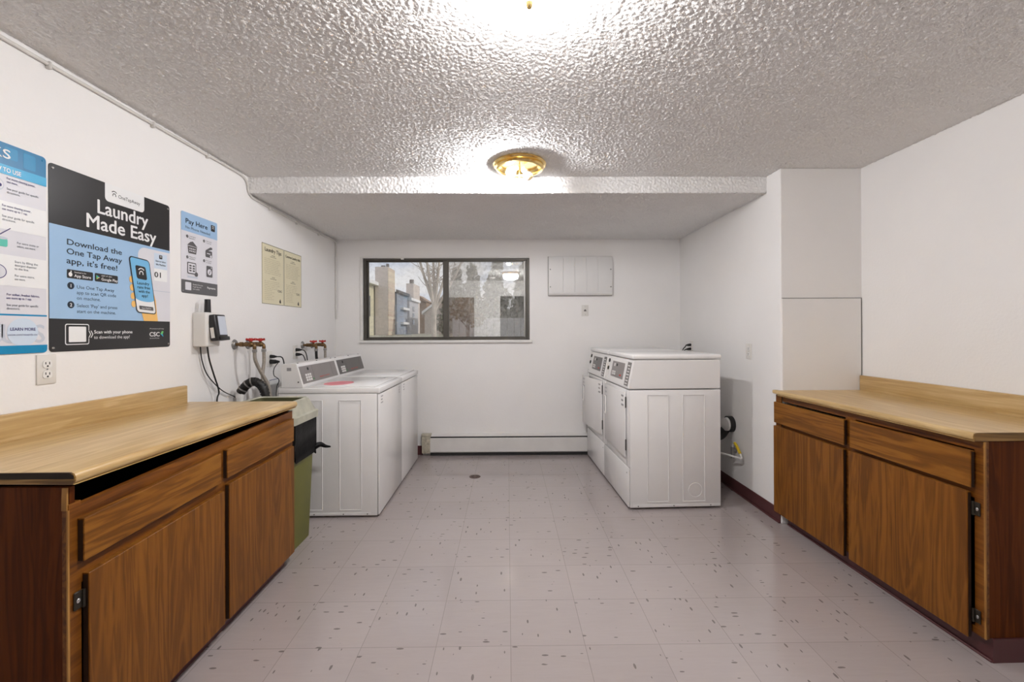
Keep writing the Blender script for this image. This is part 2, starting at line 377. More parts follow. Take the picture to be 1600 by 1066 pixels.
class Art:
    def __init__(self, root): self.root = root; self.d = {}; self.lab = {}; self.i = 0
    def bm(self, name, m, lab=None):
        k = (name, m, self.i)
        if k not in self.d: self.d[k] = BM(); self.lab[k] = lab
        return self.d[k]
    def poly(self, name, m, pts, layer):
        b = self.bm(name, m); b.faces.new([b.verts.new((p[0], p[1], 0.0025 + layer * 0.0005)) for p in pts])
    def rect(self, name, m, x0, y0, x1, y1, layer): self.poly(name, m, [(x0, y0), (x1, y0), (x1, y1), (x0, y1)], layer)
    def rrect(self, name, m, x0, y0, x1, y1, r, layer): self.poly(name, m, rr_pts(x0, y0, x1, y1, r), layer)
    def disc(self, name, m, x, y, r, layer, ry=None):
        ry = ry or r; self.poly(name, m, [(x + r * math.cos(2 * PI * i / 28), y + ry * math.sin(2 * PI * i / 28)) for i in range(28)], layer)
    def arc(self, name, m, x, y, r0, r1, a0, a1, layer):
        k = 16; A = [math.radians(a0 + (a1 - a0) * i / k) for i in range(k + 1)]
        for p, q in zip(A, A[1:]):
            self.poly(name, m, [(x + r0 * math.cos(p), y + r0 * math.sin(p)), (x + r1 * math.cos(p), y + r1 * math.sin(p)), (x + r1 * math.cos(q), y + r1 * math.sin(q)), (x + r0 * math.cos(q), y + r0 * math.sin(q))], layer)
    def text(self, name, m, s, x, y, cap, layer, align='LEFT', bold=0.0, width=None):
        d = bold * cap * 0.9
        for k, (dx, dy) in enumerate(((0, 0), (-d, 0), (d, 0), (0, d * 0.7), (0, -d * 0.7)) if bold >= 0.015 else ((0, 0),)):
            text_bm(self.bm(name, m), s, x + dx, y + dy, cap, align, 0, width, 0.0025 + layer * 0.0005 + k * 0.00002)
    def done(self):
        for (name, m, i), b in self.d.items():
            for f in b.faces:
                f.normal_update()
                if f.normal.z < 0: f.normal_flip()
            part(name, b, m, self.root, self.lab[(name, m, i)], smooth=False)
def rr_pts(x0, y0, x1, y1, r, k=5):
    out = []
    for cx, cy, a in ((x1 - r, y1 - r, 0), (x0 + r, y1 - r, 90), (x0 + r, y0 + r, 180), (x1 - r, y0 + r, 270)):
        for i in range(k + 1):
            t = math.radians(a + 90 * i / k); out.append((cx + r * math.cos(t), cy + r * math.sin(t)))
    return out
WALL_ROT = (PI / 2, 0, PI / 2)       # x along the left wall, y up, z into the room
LX, RX, RX2, BY, JY = -1.785, 1.815, 2.355, 4.58, 2.885
CH, LOW, BEAM = 2.362, 2.248, 3.04

# ================================================================== THE ROOM
RY = -0.10                                     # inner face of the rear wall the camera looks away from
def popcorn_ceiling():
    """sprayed ceiling: sheets whose lumps are real, pushed down from the board above"""
    import numpy as np
    rng = np.random.default_rng(4); st = 0.0061
    def field(nx, ny):
        k = np.fft.fft2(rng.standard_normal((nx, ny))); fx = np.fft.fftfreq(nx)[:, None]; fy = np.fft.fftfreq(ny)[None, :]; f = np.sqrt(fx * fx + fy * fy) / st
        h = np.real(np.fft.ifft2(k * (np.exp(-(f / 80.0) ** 2) - 0.8 * np.exp(-(f / 43.0) ** 2)))); h /= h.std()
        return np.sign(h) * np.abs(np.clip(h, -0.8, 2.2)) ** 0.75 + 0.2
    b = BM(); box(b, -1.95, 2.52, -1.7, 4.76, CH + 0.012, CH + 0.1); box(b, LX, RX, BEAM + 0.012, BY, LOW + 0.012, CH + 0.02)
    me = to_mesh('ceiling', b, 'popcorn', False)
    V = [np.array([v.co[:] for v in me.vertices])]; Fc = [list(p.vertices) for p in me.polygons]; nv = len(V[0])
    def sheet(o, du, dv, nrm, lu, lv, amp):
        nonlocal nv
        nu = int(lu / st) + 1; nw = int(lv / st) + 1
        u = np.linspace(0, lu, nu)[:, None, None]; w = np.linspace(0, lv, nw)[None, :, None]
        P = np.array(o) + u * np.array(du) + w * np.array(dv) + (field(nu, nw) * amp)[:, :, None] * np.array(nrm)
        V.append(P.reshape(-1, 3)); i = (np.arange(nu - 1)[:, None] * nw + np.arange(nw - 1)[None, :]).reshape(-1) + nv
        q = np.stack([i, i + 1, i + nw + 1, i + nw], 1)
        if np.dot(np.cross(du, dv), nrm) > 0: q = q[:, ::-1]
        Fc.append(q); nv += nu * nw
    sheet((LX - 0.01, RY - 0.02, CH), (1, 0, 0), (0, 1, 0), (0, 0, -1), RX2 - LX + 0.02, BEAM - RY + 0.025, 0.0033)
    sheet((LX - 0.01, BEAM - 0.004, LOW), (1, 0, 0), (0, 1, 0), (0, 0, -1), RX - LX + 0.02, BY - BEAM + 0.014, 0.0046)
    sheet((LX - 0.01, BEAM, LOW - 0.004), (1, 0, 0), (0, 0, 1), (0, -1, 0), RX - LX + 0.02, CH - LOW + 0.008, 0.0040)
    co = np.concatenate(V); first = Fc[:6 * 2]; quads = np.concatenate([np.array(first)] + Fc[6 * 2:])
    m2 = bpy.data.meshes.new('ceiling'); m2.vertices.add(len(co)); m2.vertices.foreach_set('co', co.astype(np.float32).ravel())
    m2.loops.add(quads.size); m2.loops.foreach_set('vertex_index', quads.astype(np.int32).ravel())
    m2.polygons.add(len(quads)); m2.polygons.foreach_set('loop_start', np.arange(0, quads.size, 4, dtype=np.int32)); m2.polygons.foreach_set('loop_total', np.full(len(quads), 4, dtype=np.int32))
    m2.update(calc_edges=True); m2.validate()
    sm = np.ones(len(quads), dtype=bool); sm[:12] = False; m2.polygons.foreach_set('use_smooth', sm)
    m2.materials.append(MATS['popcorn']); bpy.data.meshes.remove(me)
    o = bpy.data.objects.new('ceiling', m2); COL.objects.link(o); o['kind'] = 'structure'
def build_room():
    b = BM(); box(b, -1.95, 2.52, -1.7, 4.76, -0.08, 0.0); struct('floor', b, 'floor_tile')
    popcorn_ceiling()
    b = BM(); box(b, -1.95, LX, -1.7, 4.76, 0, CH); struct('wall_left', b, 'wall_paint')
    b = BM(); box(b, RX, 2.52, JY, 4.76, 0, CH, 0.006, 2); box(b, RX2, 2.52, -1.7, JY, 0, CH); struct('wall_right', b, 'wall_paint')
    wx0, wx1, wz0, wz1 = -1.50, 0.235, 1.195, 2.05
    b = BM(); box(b, LX, wx0, BY, 4.76, 0, CH); box(b, wx1, RX, BY, 4.76, 0, CH); box(b, wx0, wx1, BY, 4.76, 0, wz0); box(b, wx0, wx1, BY, 4.76, wz1, CH)
    struct('wall_back', b, 'wall_paint')
    b = BM(); box(b, LX, -0.15, RY - 0.12, RY, 0, CH); box(b, 0.78, RX2, RY - 0.12, RY, 0, CH); box(b, -0.15, 0.78, RY - 0.12, RY, 2.03, CH)
    struct('wall_rear', b, 'wall_paint')
    b = BM(); box(b, LX, RX2, -1.7, -1.6, 0, CH); struct('wall_rear', b, 'hall_paint')
    # flat access board on the face of the jog
    b = BM(); box(b, RX + 0.005, RX2 - 0.006, JY - 0.005, JY, 0.86, 1.496, 0.002, 1); struct('trim_1', b, 'wall_paint')
    b = BM(); box(b, RX + 0.005, RX2 - 0.003, JY - 0.0056, JY, 1.4965, 1.4995); box(b, RX2 - 0.0055, RX2 - 0.003, JY - 0.0056, JY, 0.89, 1.4965); struct('trim_2', b, 'sticker_dark')
    # closed brown door in the rear wall
    d = bpy.data.objects.new('door_1', None); COL.objects.link(d); d['kind'] = 'structure'; OFF[d.name] = Vector()
    b = BM(); box(b, -1.46, -0.70, RY, RY + 0.03, 0.01, 2.0, 0.003); part('door_leaf', b, 'brown_door', d)
    b = BM(); box(b, -1.52, -1.46, RY, RY + 0.035, 0, 2.06, 0.003); box(b, -0.70, -0.64, RY, RY + 0.035, 0, 2.06, 0.003); box(b, -1.46, -0.70, RY, RY + 0.035, 2.0, 2.06, 0.003)
    part('door_casing', b, 'trim_white', d)
    b = BM(); cyl(b, (-0.76, RY + 0.03, 0.98), (-0.76, RY + 0.07, 0.98), 0.012); ball(b, (-0.76, RY + 0.09, 0.98), 0.028); part('door_knob', b, 'brass', d)
    # vinyl base
    b = BM(); box(b, RX - 0.007, RX, JY + 0.008, BY, 0, 0.095, 0.002, 1); box(b, RX - 0.016, RX - 0.006, JY + 0.008, BY, 0, 0.012, 0.002, 1); struct('baseboard_right', b, 'maroon_vinyl')
    b = BM(); box(b, LX, -0.885, BY - 0.007, BY, 0, 0.095, 0.002, 1); struct('baseboard_back', b, 'maroon_vinyl')

def build_window():
    x0, x1, z0, z1 = -1.50, 0.235, 1.195, 2.05
    w = bpy.data.objects.new('window_1', None); COL.objects.link(w); w['kind'] = 'structure'; OFF[w.name] = Vector()
    ya, yb = BY + 0.012, BY + 0.075
    def fr(bm, a0, a1, c0, c1, t, y0, y1):
        box(bm, a0, a0 + t, y0, y1, c0, c1, 0.002, 1); box(bm, a1 - t, a1, y0, y1, c0, c1, 0.002, 1)
        box(bm, a0 + t, a1 - t, y0, y1, c0, c0 + t * 0.8, 0.002, 1); box(bm, a0 + t, a1 - t, y0, y1, c1 - t * 0.8, c1, 0.002, 1)
    b = BM(); fr(b, x0, x1, z0, z1, 0.026, ya, yb); part('window_frame', b, 'bronze_frame', w)
    b = BM(); fr(b, x0 + 0.028, -0.628, z0 + 0.020, z1 - 0.020, 0.016, ya + 0.034, ya + 0.056); part('left_sash', b, 'bronze_frame', w)
    b = BM(); box(b, -0.672, -0.612, ya + 0.004, ya + 0.034, z0 + 0.02, z1 - 0.02, 0.003, 1); fr(b, -0.66, x1 - 0.028, z0 + 0.020, z1 - 0.020, 0.018, ya + 0.008, ya + 0.030); part('right_sash', b, 'bronze_frame', w)
    b = BM(); box(b, x1 - 0.058, x1 - 0.046, ya + 0.004, ya + 0.012, z0 + 0.03, z1 - 0.03); part('sash_channel', b, 'alu_frame', w)
    b = BM(); box(b, x0 + 0.045, -0.645, ya + 0.044, ya + 0.047, z0 + 0.035, z1 - 0.035); part('left_pane', b, 'glass_clear', w)
    b = BM(); box(b, -0.642, x1 - 0.047, ya + 0.018, ya + 0.021, z0 + 0.035, z1 - 0.035); part('right_pane', b, 'glass_dusty', w)
    b = BM(); box(b, x0 - 0.035, x1 + 0.025, BY - 0.03, BY + 0.012, z0 - 0.028, z0 - 0.001, 0.004); part('window_sill', b, 'trim_white', w)
    b = BM(); box(b, x0 - 0.030, x0, BY - 0.014, BY + 0.012, z0, z1 + 0.015, 0.003, 1); box(b, x0, x1, BY - 0.014, BY + 0.012, z1, z1 + 0.015, 0.002, 1); part('window_trim', b, 'trim_white', w)
    b = BM(); box(b, -1.105, -1.075, BY - 0.012, BY + 0.004, z1 - 0.014, z1 + 0.012, 0.003); part('window_clip', b, 'white_plastic', w)

# ================================================================== LIGHTS
def ceiling_light(loc, label, bowl):
    t = thing('ceiling_light', label, 'ceiling light', loc, (0, 0, 0.5), local=True)
    b = BM(); lathe(b, [(0.02, 0), (0.146, 0), (0.164, -0.006), (0.170, -0.016), (0.164, -0.024), (0.153, -0.027), (0.156, -0.034), (0.150, -0.043), (0.138, -0.046), (0.134, -0.040), (0.132, -0.030), (0.118, -0.018), (0.05, -0.014), (0.0, -0.014)] if not bowl else [(0.02, 0), (0.146, 0), (0.162, -0.005), (0.168, -0.014), (0.163, -0.022), (0.153, -0.026), (0.157, -0.034), (0.152, -0.044), (0.142, -0.047), (0.137, -0.041), (0.133, -0.028), (0.118, -0.016), (0.05, -0.013), (0.0, -0.013)])
    part('pan', b, 'brass', t)
    b = BM(); cyl(b, (0, 0, -0.016), (0, 0, -0.098), 0.004, n=10); part('threaded_rod', b, 'brass', t)
    spots = [(-0.060, 'bulb_lit'), (0.060, 'bulb_clear' if not bowl else 'bulb_lit')]
    for s, mt in spots:
        g = 1 if s > 0 else -1
        b = BM(); cyl(b, (g * 0.020, 0, -0.034), (g * 0.044, 0, -0.050), 0.016, 0.019); part('socket', b, 'socket_white', t)
        if not bowl or True:
            b = BM(); ball(b, (g * 0.064, 0, -0.074 if not bowl else -0.07), 0.031, (1.0, 1, 1), 24, 16); cyl(b, (g * 0.042, 0, -0.049), (g * 0.056, 0, -0.060), 0.015, 0.022)
            part('bulb', b, mt if not bowl else 'socket_white', t, 'lit bulb' if mt == 'bulb_lit' else 'unlit clear bulb')
    if bowl:
        b = BM(); lathe(b, [(0.134, -0.050), (0.136, -0.075), (0.131, -0.100), (0.118, -0.122), (0.080, -0.138), (0.040, -0.146), (0.0, -0.149)]); part('glass_bowl', b, 'bowl_glow', t, 'glowing cream glass bowl')
        b = BM(); lathe(b, [(0.0, -0.147), (0.013, -0.149), (0.010, -0.156), (0.007, -0.162), (0.0, -0.167)], n=16); part('finial', b, 'brass', t)
    return t

# ================================================================== COUNTERS
def post_form(bm, x_back, x_front, y0, y1, ztop, th, sgn, splash_y, splash_h):
    """counter top outline in x-z (sgn +1: front towards +x), rolled nose"""
    r = 0.014
    pts = [(x_back, ztop - th), (x_front - sgn * 0.004, ztop - th - 0.006)]
    for i in range(7):
        a = -PI / 2 + PI / 2 * 0 + (PI) * i / 6
        pts.append((x_front - sgn * r + sgn * r * math.cos(a), ztop - th / 2 - 0.002 + (th / 2 + 0.002) * math.sin(a)))
    pts.append((x_back, ztop))
    prism(bm, pts, 1, y0, y1)
    xs = sorted((x_back, x_back + sgn * 0.022))
    box(bm, xs[0], xs[1], splash_y[0], splash_y[1], ztop - 0.002, ztop + splash_h, 0.005)
def left_counter():
    t = thing('countertop', 'long wood-grain laminate countertop under the black poster, lifted off its cabinet at the near end', 'countertop', (-1.48, 1.85, 0.87))
    b = BM(); post_form(b, LX + 0.002, -1.183, 1.213, 2.478, 0.898, 0.028, 1, (1.213, 2.432), 0.098)
    for v in b.verts: v.co.z += 0.008 * (2.478 - v.co.y) / 1.26
    part('laminate_top', b, 'laminate', t)
    b = BM(); r = 0.012
    prism(b, [(LX + 0.004, 0.880), (-1.190, 0.874), (-1.184, 0.882), (-1.183, 0.892), (-1.187, 0.902), (-1.196, 0.9062), (LX + 0.004, 0.9062)], 1, 1.209, 1.2135)
    ce = part('cut_end', b, 'laminate_end', t, 'cut end of the countertop with painted shade')
    b = BM(); prism(b, [(LX + 0.006, 0.889), (-1.186, 0.889), (-1.186, 0.898), (-1.198, 0.9055), (LX + 0.006, 0.9055)], 1, 1.2078, 1.2095); part('end_shade_strip', b, 'end_shade', ce)  # dark strip puts the shade of the cut end into its colour
def sag(bm):
    """the whole front has dropped towards the near end"""
    for v in bm.verts: v.co.z *= 1 - 0.048 * (2.47 - v.co.y) / 1.25
def left_cabinet():
    t = thing('base_cabinet', 'brown wood base cabinet whose sagging front leaves a black gap below the countertop', 'cabinet', (-1.48, 1.85, 0))
    xf = -1.207
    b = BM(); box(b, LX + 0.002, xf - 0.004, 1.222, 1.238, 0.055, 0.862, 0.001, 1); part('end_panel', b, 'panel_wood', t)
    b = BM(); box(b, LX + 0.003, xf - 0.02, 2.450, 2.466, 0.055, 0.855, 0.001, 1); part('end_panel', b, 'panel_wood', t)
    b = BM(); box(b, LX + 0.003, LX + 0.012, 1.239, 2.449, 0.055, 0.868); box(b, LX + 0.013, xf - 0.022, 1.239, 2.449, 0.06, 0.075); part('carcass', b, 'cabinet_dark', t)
    b = BM()
    y0, y1 = 1.216, 2.468
    box(b, xf - 0.018, xf, y0, y0 + 0.035, 0.055, 0.856); box(b, xf - 0.018, xf + 0.0006, 1.822, 1.885, 0.08, 0.80); box(b, xf - 0.018, xf, y1 - 0.03, y1, 0.055, 0.846)
    box(b, xf - 0.018, xf, y0 + 0.035, y1 - 0.03, 0.80, 0.846); box(b, xf - 0.018, xf, y0 + 0.035, y1 - 0.03, 0.612, 0.69); box(b, xf - 0.018, xf, y0 + 0.035, y1 - 0.03, 0.055, 0.09)
    sag(b); part('face_frame', b, 'frame_wood', t)
    b = BM(); box(b, xf - 0.003, xf + 0.0012, 1.212, 1.2175, 0.06, 0.80); prism(b, [(1.212, 0.80), (1.2175, 0.80), (1.2175, 0.862), (1.214, 0.862), (1.2125, 0.83)], 0, xf - 0.016, xf - 0.002)
    part('split_edge', b, 'raw_edge_wood', t, 'pale splintered edge of the front frame')
    def slab(y0, y1, z0, z1, nm, mt):
        b = BM(); box(b, xf + 0.0145, xf + 0.020, y0, y1, z0, z1, 0.0015, 1); box(b, xf + 0.001, xf + 0.0150, y0, y1, z1 - 0.004, z1); sag(b); o = part(nm, b, mt, t)
        b = BM(); box(b, xf + 0.001, xf + 0.0144, y0 + 0.0008, y1 - 0.0008, z0 + 0.0008, z1 - 0.0042); sag(b); part(nm + '_edge', b, 'edge_dark', o, 'dark edge of the ' + nm + ' front')
        return o
    slab(1.240, 1.829, 0.680, 0.806, 'drawer', 'door_wood_level'); slab(1.868, 2.445, 0.684, 0.808, 'drawer', 'door_wood_level')
    d1 = slab(1.254, 1.848, 0.066, 0.638, 'door', 'door_wood_upright'); d2 = slab(1.880, 2.447, 0.066, 0.654, 'door', 'door_wood_upright')
    b = BM(); box(b, xf, xf + 0.006, 1.226, 1.252, 0.515, 0.565, 0.002, 1); cyl(b, (xf + 0.008, 1.250, 0.515), (xf + 0.008, 1.250, 0.565), 0.004, n=10); part('hinge', b, 'hinge_dark', d1)
    b = BM(); ball(b, (xf + 0.007, 1.236, 0.540), 0.006, (0.5, 1, 1.2), 10, 8); part('hinge_screw', b, 'chrome', d1)
    b = BM(); box(b, -1.245, -1.235, 1.222, 2.43, 0.0, 0.055); box(b, LX + 0.004, -1.245, 1.228, 1.240, 0, 0.055); part('toe_kick', b, 'maroon_vinyl', t)
def right_rot(): return Matrix.Translation((1.80, 2.925, 0)) @ Matrix.Rotation(math.radians(0.9), 4, 'Z') @ Matrix.Translation((-1.80, -2.925, 0))
def right_counter():
    t = thing('countertop', 'wood-grain laminate countertop fitted into the wall recess past the jog', 'countertop', (2.07, 2.28, 0.86))
    b = BM(); post_form(b, RX2 - 0.002, 1.776, 1.672, JY - 0.006, 0.888, 0.028, -1, (1.672, JY - 0.008), 0.098)
    box(b, 1.778, RX - 0.003, JY - 0.006, 2.928, 0.862, 0.887, 0.008, 2)
    def skew(bm):
        for v in bm.verts:
            if v.co.x < 1.95: v.co.x += 0.0157 * (2.925 - v.co.y)
    skew(b); part('laminate_top', b, 'laminate', t)
    b = BM(); prism(b, [(RX2 - 0.004, 0.860), (1.783, 0.855), (1.7775, 0.864), (1.7765, 0.874), (1.780, 0.884), (1.790, 0.8875), (RX2 - 0.004, 0.8875)], 1, 1.668, 1.6725); skew(b); part('cut_end', b, 'laminate_end', t, 'cut end of the countertop')
def right_cabinet():
    t = thing('base_cabinet', 'brown wood base cabinet with level front standing in the recess past the jog', 'cabinet', (2.07, 2.28, 0))
    M = right_rot(); xf = 1.817
    def P(nm, b, m, par, lab=None): return part(nm, b, m, par, lab, mtx=M)
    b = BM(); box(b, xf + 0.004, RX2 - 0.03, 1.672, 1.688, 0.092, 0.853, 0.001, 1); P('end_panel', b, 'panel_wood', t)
    b = BM(); box(b, RX2 - 0.045, RX2 - 0.035, 1.69, JY - 0.02, 0.1, 0.853); box(b, xf + 0.02, RX2 - 0.046, 1.69, JY - 0.02, 0.1, 0.115); P('carcass', b, 'cabinet_dark', t)
    b = BM(); y0, y1 = 1.668, 2.930
    xb = xf + 0.018
    box(b, xf, xb, y0, y0 + 0.035, 0.092, 0.853); box(b, xf - 0.0006, xb, 2.28, 2.345, 0.12, 0.818); box(b, xf - 0.0085, xf - 0.0030, 2.875, y1 + 0.001, 0.068, 0.853)
    box(b, xf, xb, y0 + 0.035, JY - 0.012, 0.815, 0.853); box(b, xf, xb, y0 + 0.035, JY - 0.012, 0.625, 0.69); box(b, xf, xb, y0 + 0.035, JY - 0.012, 0.092, 0.12)
    P('face_frame', b, 'frame_wood', t)
    b = BM(); box(b, xf - 0.0012, xf + 0.004, 1.664, 1.6695, 0.092, 0.853); P('edge_strip', b, 'raw_edge_wood', t, 'paler worn front edge of the end panel')
    def slab(y0, y1, z0, z1, nm, mt):
        b = BM(); box(b, xf - 0.026, xf - 0.0205, y0, y1, z0, z1, 0.0015, 1); box(b, xf - 0.0210, xf - 0.009, y0, y1, z1 - 0.004, z1); o = P(nm, b, mt, t)
        b = BM(); box(b, xf - 0.0204, xf - 0.009, y0 + 0.0008, y1 - 0.0008, z0 + 0.0008, z1 - 0.0042); P(nm + '_edge', b, 'edge_dark', o, 'dark edge of the ' + nm + ' front')
        return o
    slab(2.328, 2.928, 0.668, 0.806, 'drawer', 'door_wood_level'); slab(1.695, 2.288, 0.668, 0.812, 'drawer', 'door_wood_level')
    slab(2.334, 2.932, 0.070, 0.646, 'door', 'door_wood_upright'); d = slab(1.708, 2.298, 0.074, 0.648, 'door', 'door_wood_upright')
    for z in (0.585, 0.165):
        b = BM(); box(b, xf - 0.006, xf, 1.680, 1.707, z - 0.026, z + 0.026, 0.002, 1); cyl(b, (xf - 0.009, 1.702, z - 0.026), (xf - 0.009, 1.702, z + 0.026), 0.004, n=10); h = P('hinge', b, 'hinge_dark', d)
        b = BM(); ball(b, (xf - 0.007, 1.689, z), 0.0055, (0.5, 1, 1.3), 10, 8); P('hinge_screw', b, 'chrome', h)
    b = BM(); box(b, xf + 0.030, xf + 0.040, 1.666, 2.87, 0.0, 0.092); box(b, xf + 0.040, RX2 - 0.03, 1.666, 1.676, 0, 0.092); box(b, xf + 0.022, xf + 0.030, 1.666, 2.87, 0, 0.010, 0.003, 1); P('toe_kick', b, 'maroon_vinyl', t)

# ================================================================== WASHERS AND DRYERS (each in its own frame, front towards +x / -x)
def raised_panel(bm, x0, x1, z0, z1, y, s, t=0.004):
    """pressed rectangle on a side panel: a slim raised rim, s = outward sign in y"""
    w = 0.006
    for a0, a1, c0, c1 in ((x0, x1, z0, z0 + w), (x0, x1, z1 - w, z1), (x0, x0 + w, z0 + w, z1 - w), (x1 - w, x1, z0 + w, z1 - w)):
        ys = sorted((y, y + s * t)); box(bm, a0, a1, ys[0], ys[1], c0, c1, 0.0018, 1)
def washer(loc, label, near):
    t = thing('washing_machine', label, 'washing machine', loc, (0, 0, math.radians(0.4)), 'white top-loading washers side by side', local=True)
    hx, hy = 0.346, 0.337
    b = BM(); box(b, -hx, hx - 0.014, -hy, hy, 0.014, 0.858, 0.004)
    for s in ((-1,) if near else (1,)):
        raised_panel(b, 0.072, 0.226, 0.052, 0.815, s * hy, s); raised_panel(b, -0.21, -0.042, 0.052, 0.815, s * hy, s)
        ys = sorted((s * hy, s * (hy + 0.003))); box(b, -hx + 0.02, hx - 0.06, ys[0], ys[1], 0.018, 0.036, 0.0012, 1)
    part('cabinet', b, 'white_enamel', t)
    for x in (-0.10, 0.10, 0.265):
        b = BM(); cyl(b, (x, -hy - 0.002, 0.027), (x, -hy - 0.0055, 0.027), 0.004, n=12); part('screw', b, 'screw_metal', t)
    b = BM(); box(b, hx - 0.011, hx, -hy + 0.002, hy - 0.002, 0.018, 0.853, 0.005); part('front_panel', b, 'white_enamel', t)
    b = BM(); box(b, -hx, hx + 0.006, -hy, hy, 0.860, 0.900, 0.007, 3); part('top', b, 'white_top', t)
    b = BM(); box(b, -0.165, hx - 0.03, -hy + 0.025, hy - 0.025, 0.9005, 0.908, 0.003); ld = part('lid', b, 'white_top', t)
    b = BM(); box(b, 0.19, 0.245, 0.20, 0.26, 0.9082, 0.9088); part('lid_label', b, 'label_grey', ld)
    if near:
        b = BM(); prism(b, [(0.015 + 0.135 * math.cos(2 * PI * i / 24) * 0.75 - 0.02, -0.13 + 0.13 * math.sin(2 * PI * i / 24)) for i in range(24)], 2, 0.9082, 0.9088); part('lid_label', b, 'label_pink', ld, 'round pink printed label')
    # sloped console
    zb, zt = 0.902, 1.066
    b = BM(); prism(b, [(-0.322, zb), (-0.322, zt - 0.004), (-0.316, zt), (-0.226, zt), (-0.220, zt - 0.004), (-0.176, zb + 0.006), (-0.178, zb)], 1, -hy + 0.001, hy - 0.001); cs = part('console', b, 'white_enamel', t)
    V = Vector((-0.044, 0, 0.154)).normalized(); U = Vector((0, 1, 0)); N = U.cross(V)
    o = Vector((-0.1765, 0, zb + 0.006))
    M = Matrix(((U.x, V.x, N.x, o.x), (U.y, V.y, N.y, o.y), (U.z, V.z, N.z, o.z), (0, 0, 0, 1)))
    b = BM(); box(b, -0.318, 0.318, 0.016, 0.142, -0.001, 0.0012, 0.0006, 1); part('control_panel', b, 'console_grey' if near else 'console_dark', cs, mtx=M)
    b = BM()
    for i in range(3):
        for j in range(3): box(b, -0.255 + i * 0.033, -0.230 + i * 0.033, 0.030 + j * 0.019, 0.045 + j * 0.019, 0.0012, 0.004, 0.001, 1)
    part('keypad', b, 'ink_light', cs, mtx=M)
    b = BM(); cyl(b, (-0.19, 0.118, 0.0012), (-0.19, 0.118, 0.003), 0.011, n=16); part('lock', b, 'gap_dark', cs, mtx=M)
    b = BM(); text_bm(b, 'SELECT CYCLE', -0.03, 0.036, 0.010, 'LEFT', 0.03, 0.18, 0.0016); part('lettering', b, 'ink_red', cs, 'red printed words', smooth=False, mtx=M)
    b = BM(); box(b, -0.142, -0.132, 0.032, 0.044, 0.0012, 0.003); part('start_button', b, 'ink_green', cs, mtx=M)
    for x in (-0.12, 0.22): b = BM(); box(b, x, x + 0.002, 0.03, 0.135, 0.0012, 0.0018); part('panel_line', b, 'ink_grey', cs, mtx=M)
    for y in (-0.29, 0.02, 0.29):
        b = BM(); cyl(b, (-0.232, y, zt - 0.001), (-0.232, y, zt + 0.003), 0.006, n=12); part('console_screw', b, 'gap_dark', cs)
    b = BM(); box(b, -0.285, -0.255, -hy - 0.0005, -hy + 0.001, 1.018, 1.040); part('vent_mark', b, 'label_grey', cs)
    b = BM(); cyl(b, (-0.206, -hy + 0.0005, 0.94), (-0.206, -hy - 0.002, 0.94), 0.005, n=12); part('console_screw', b, 'screw_metal', cs)
    # faint printed marks on the front
    for y0, zz in ((-0.285, 0.835), (0.235, 0.835)):
        b = BM()
        for k in range(3): box(b, hx + 0.0002, hx + 0.0008, y0, y0 + 0.05 - 0.012 * (k % 2), zz - 0.022 * k - 0.009, zz - 0.022 * k)
        part('front_label', b, 'label_grey', t)
    for x in (-0.27, 0.27):
        for y in (-0.28, 0.28): b = BM(); cyl(b, (x, y, 0), (x, y, 0.014), 0.02, n=14); part('foot', b, 'rubber_black', t)
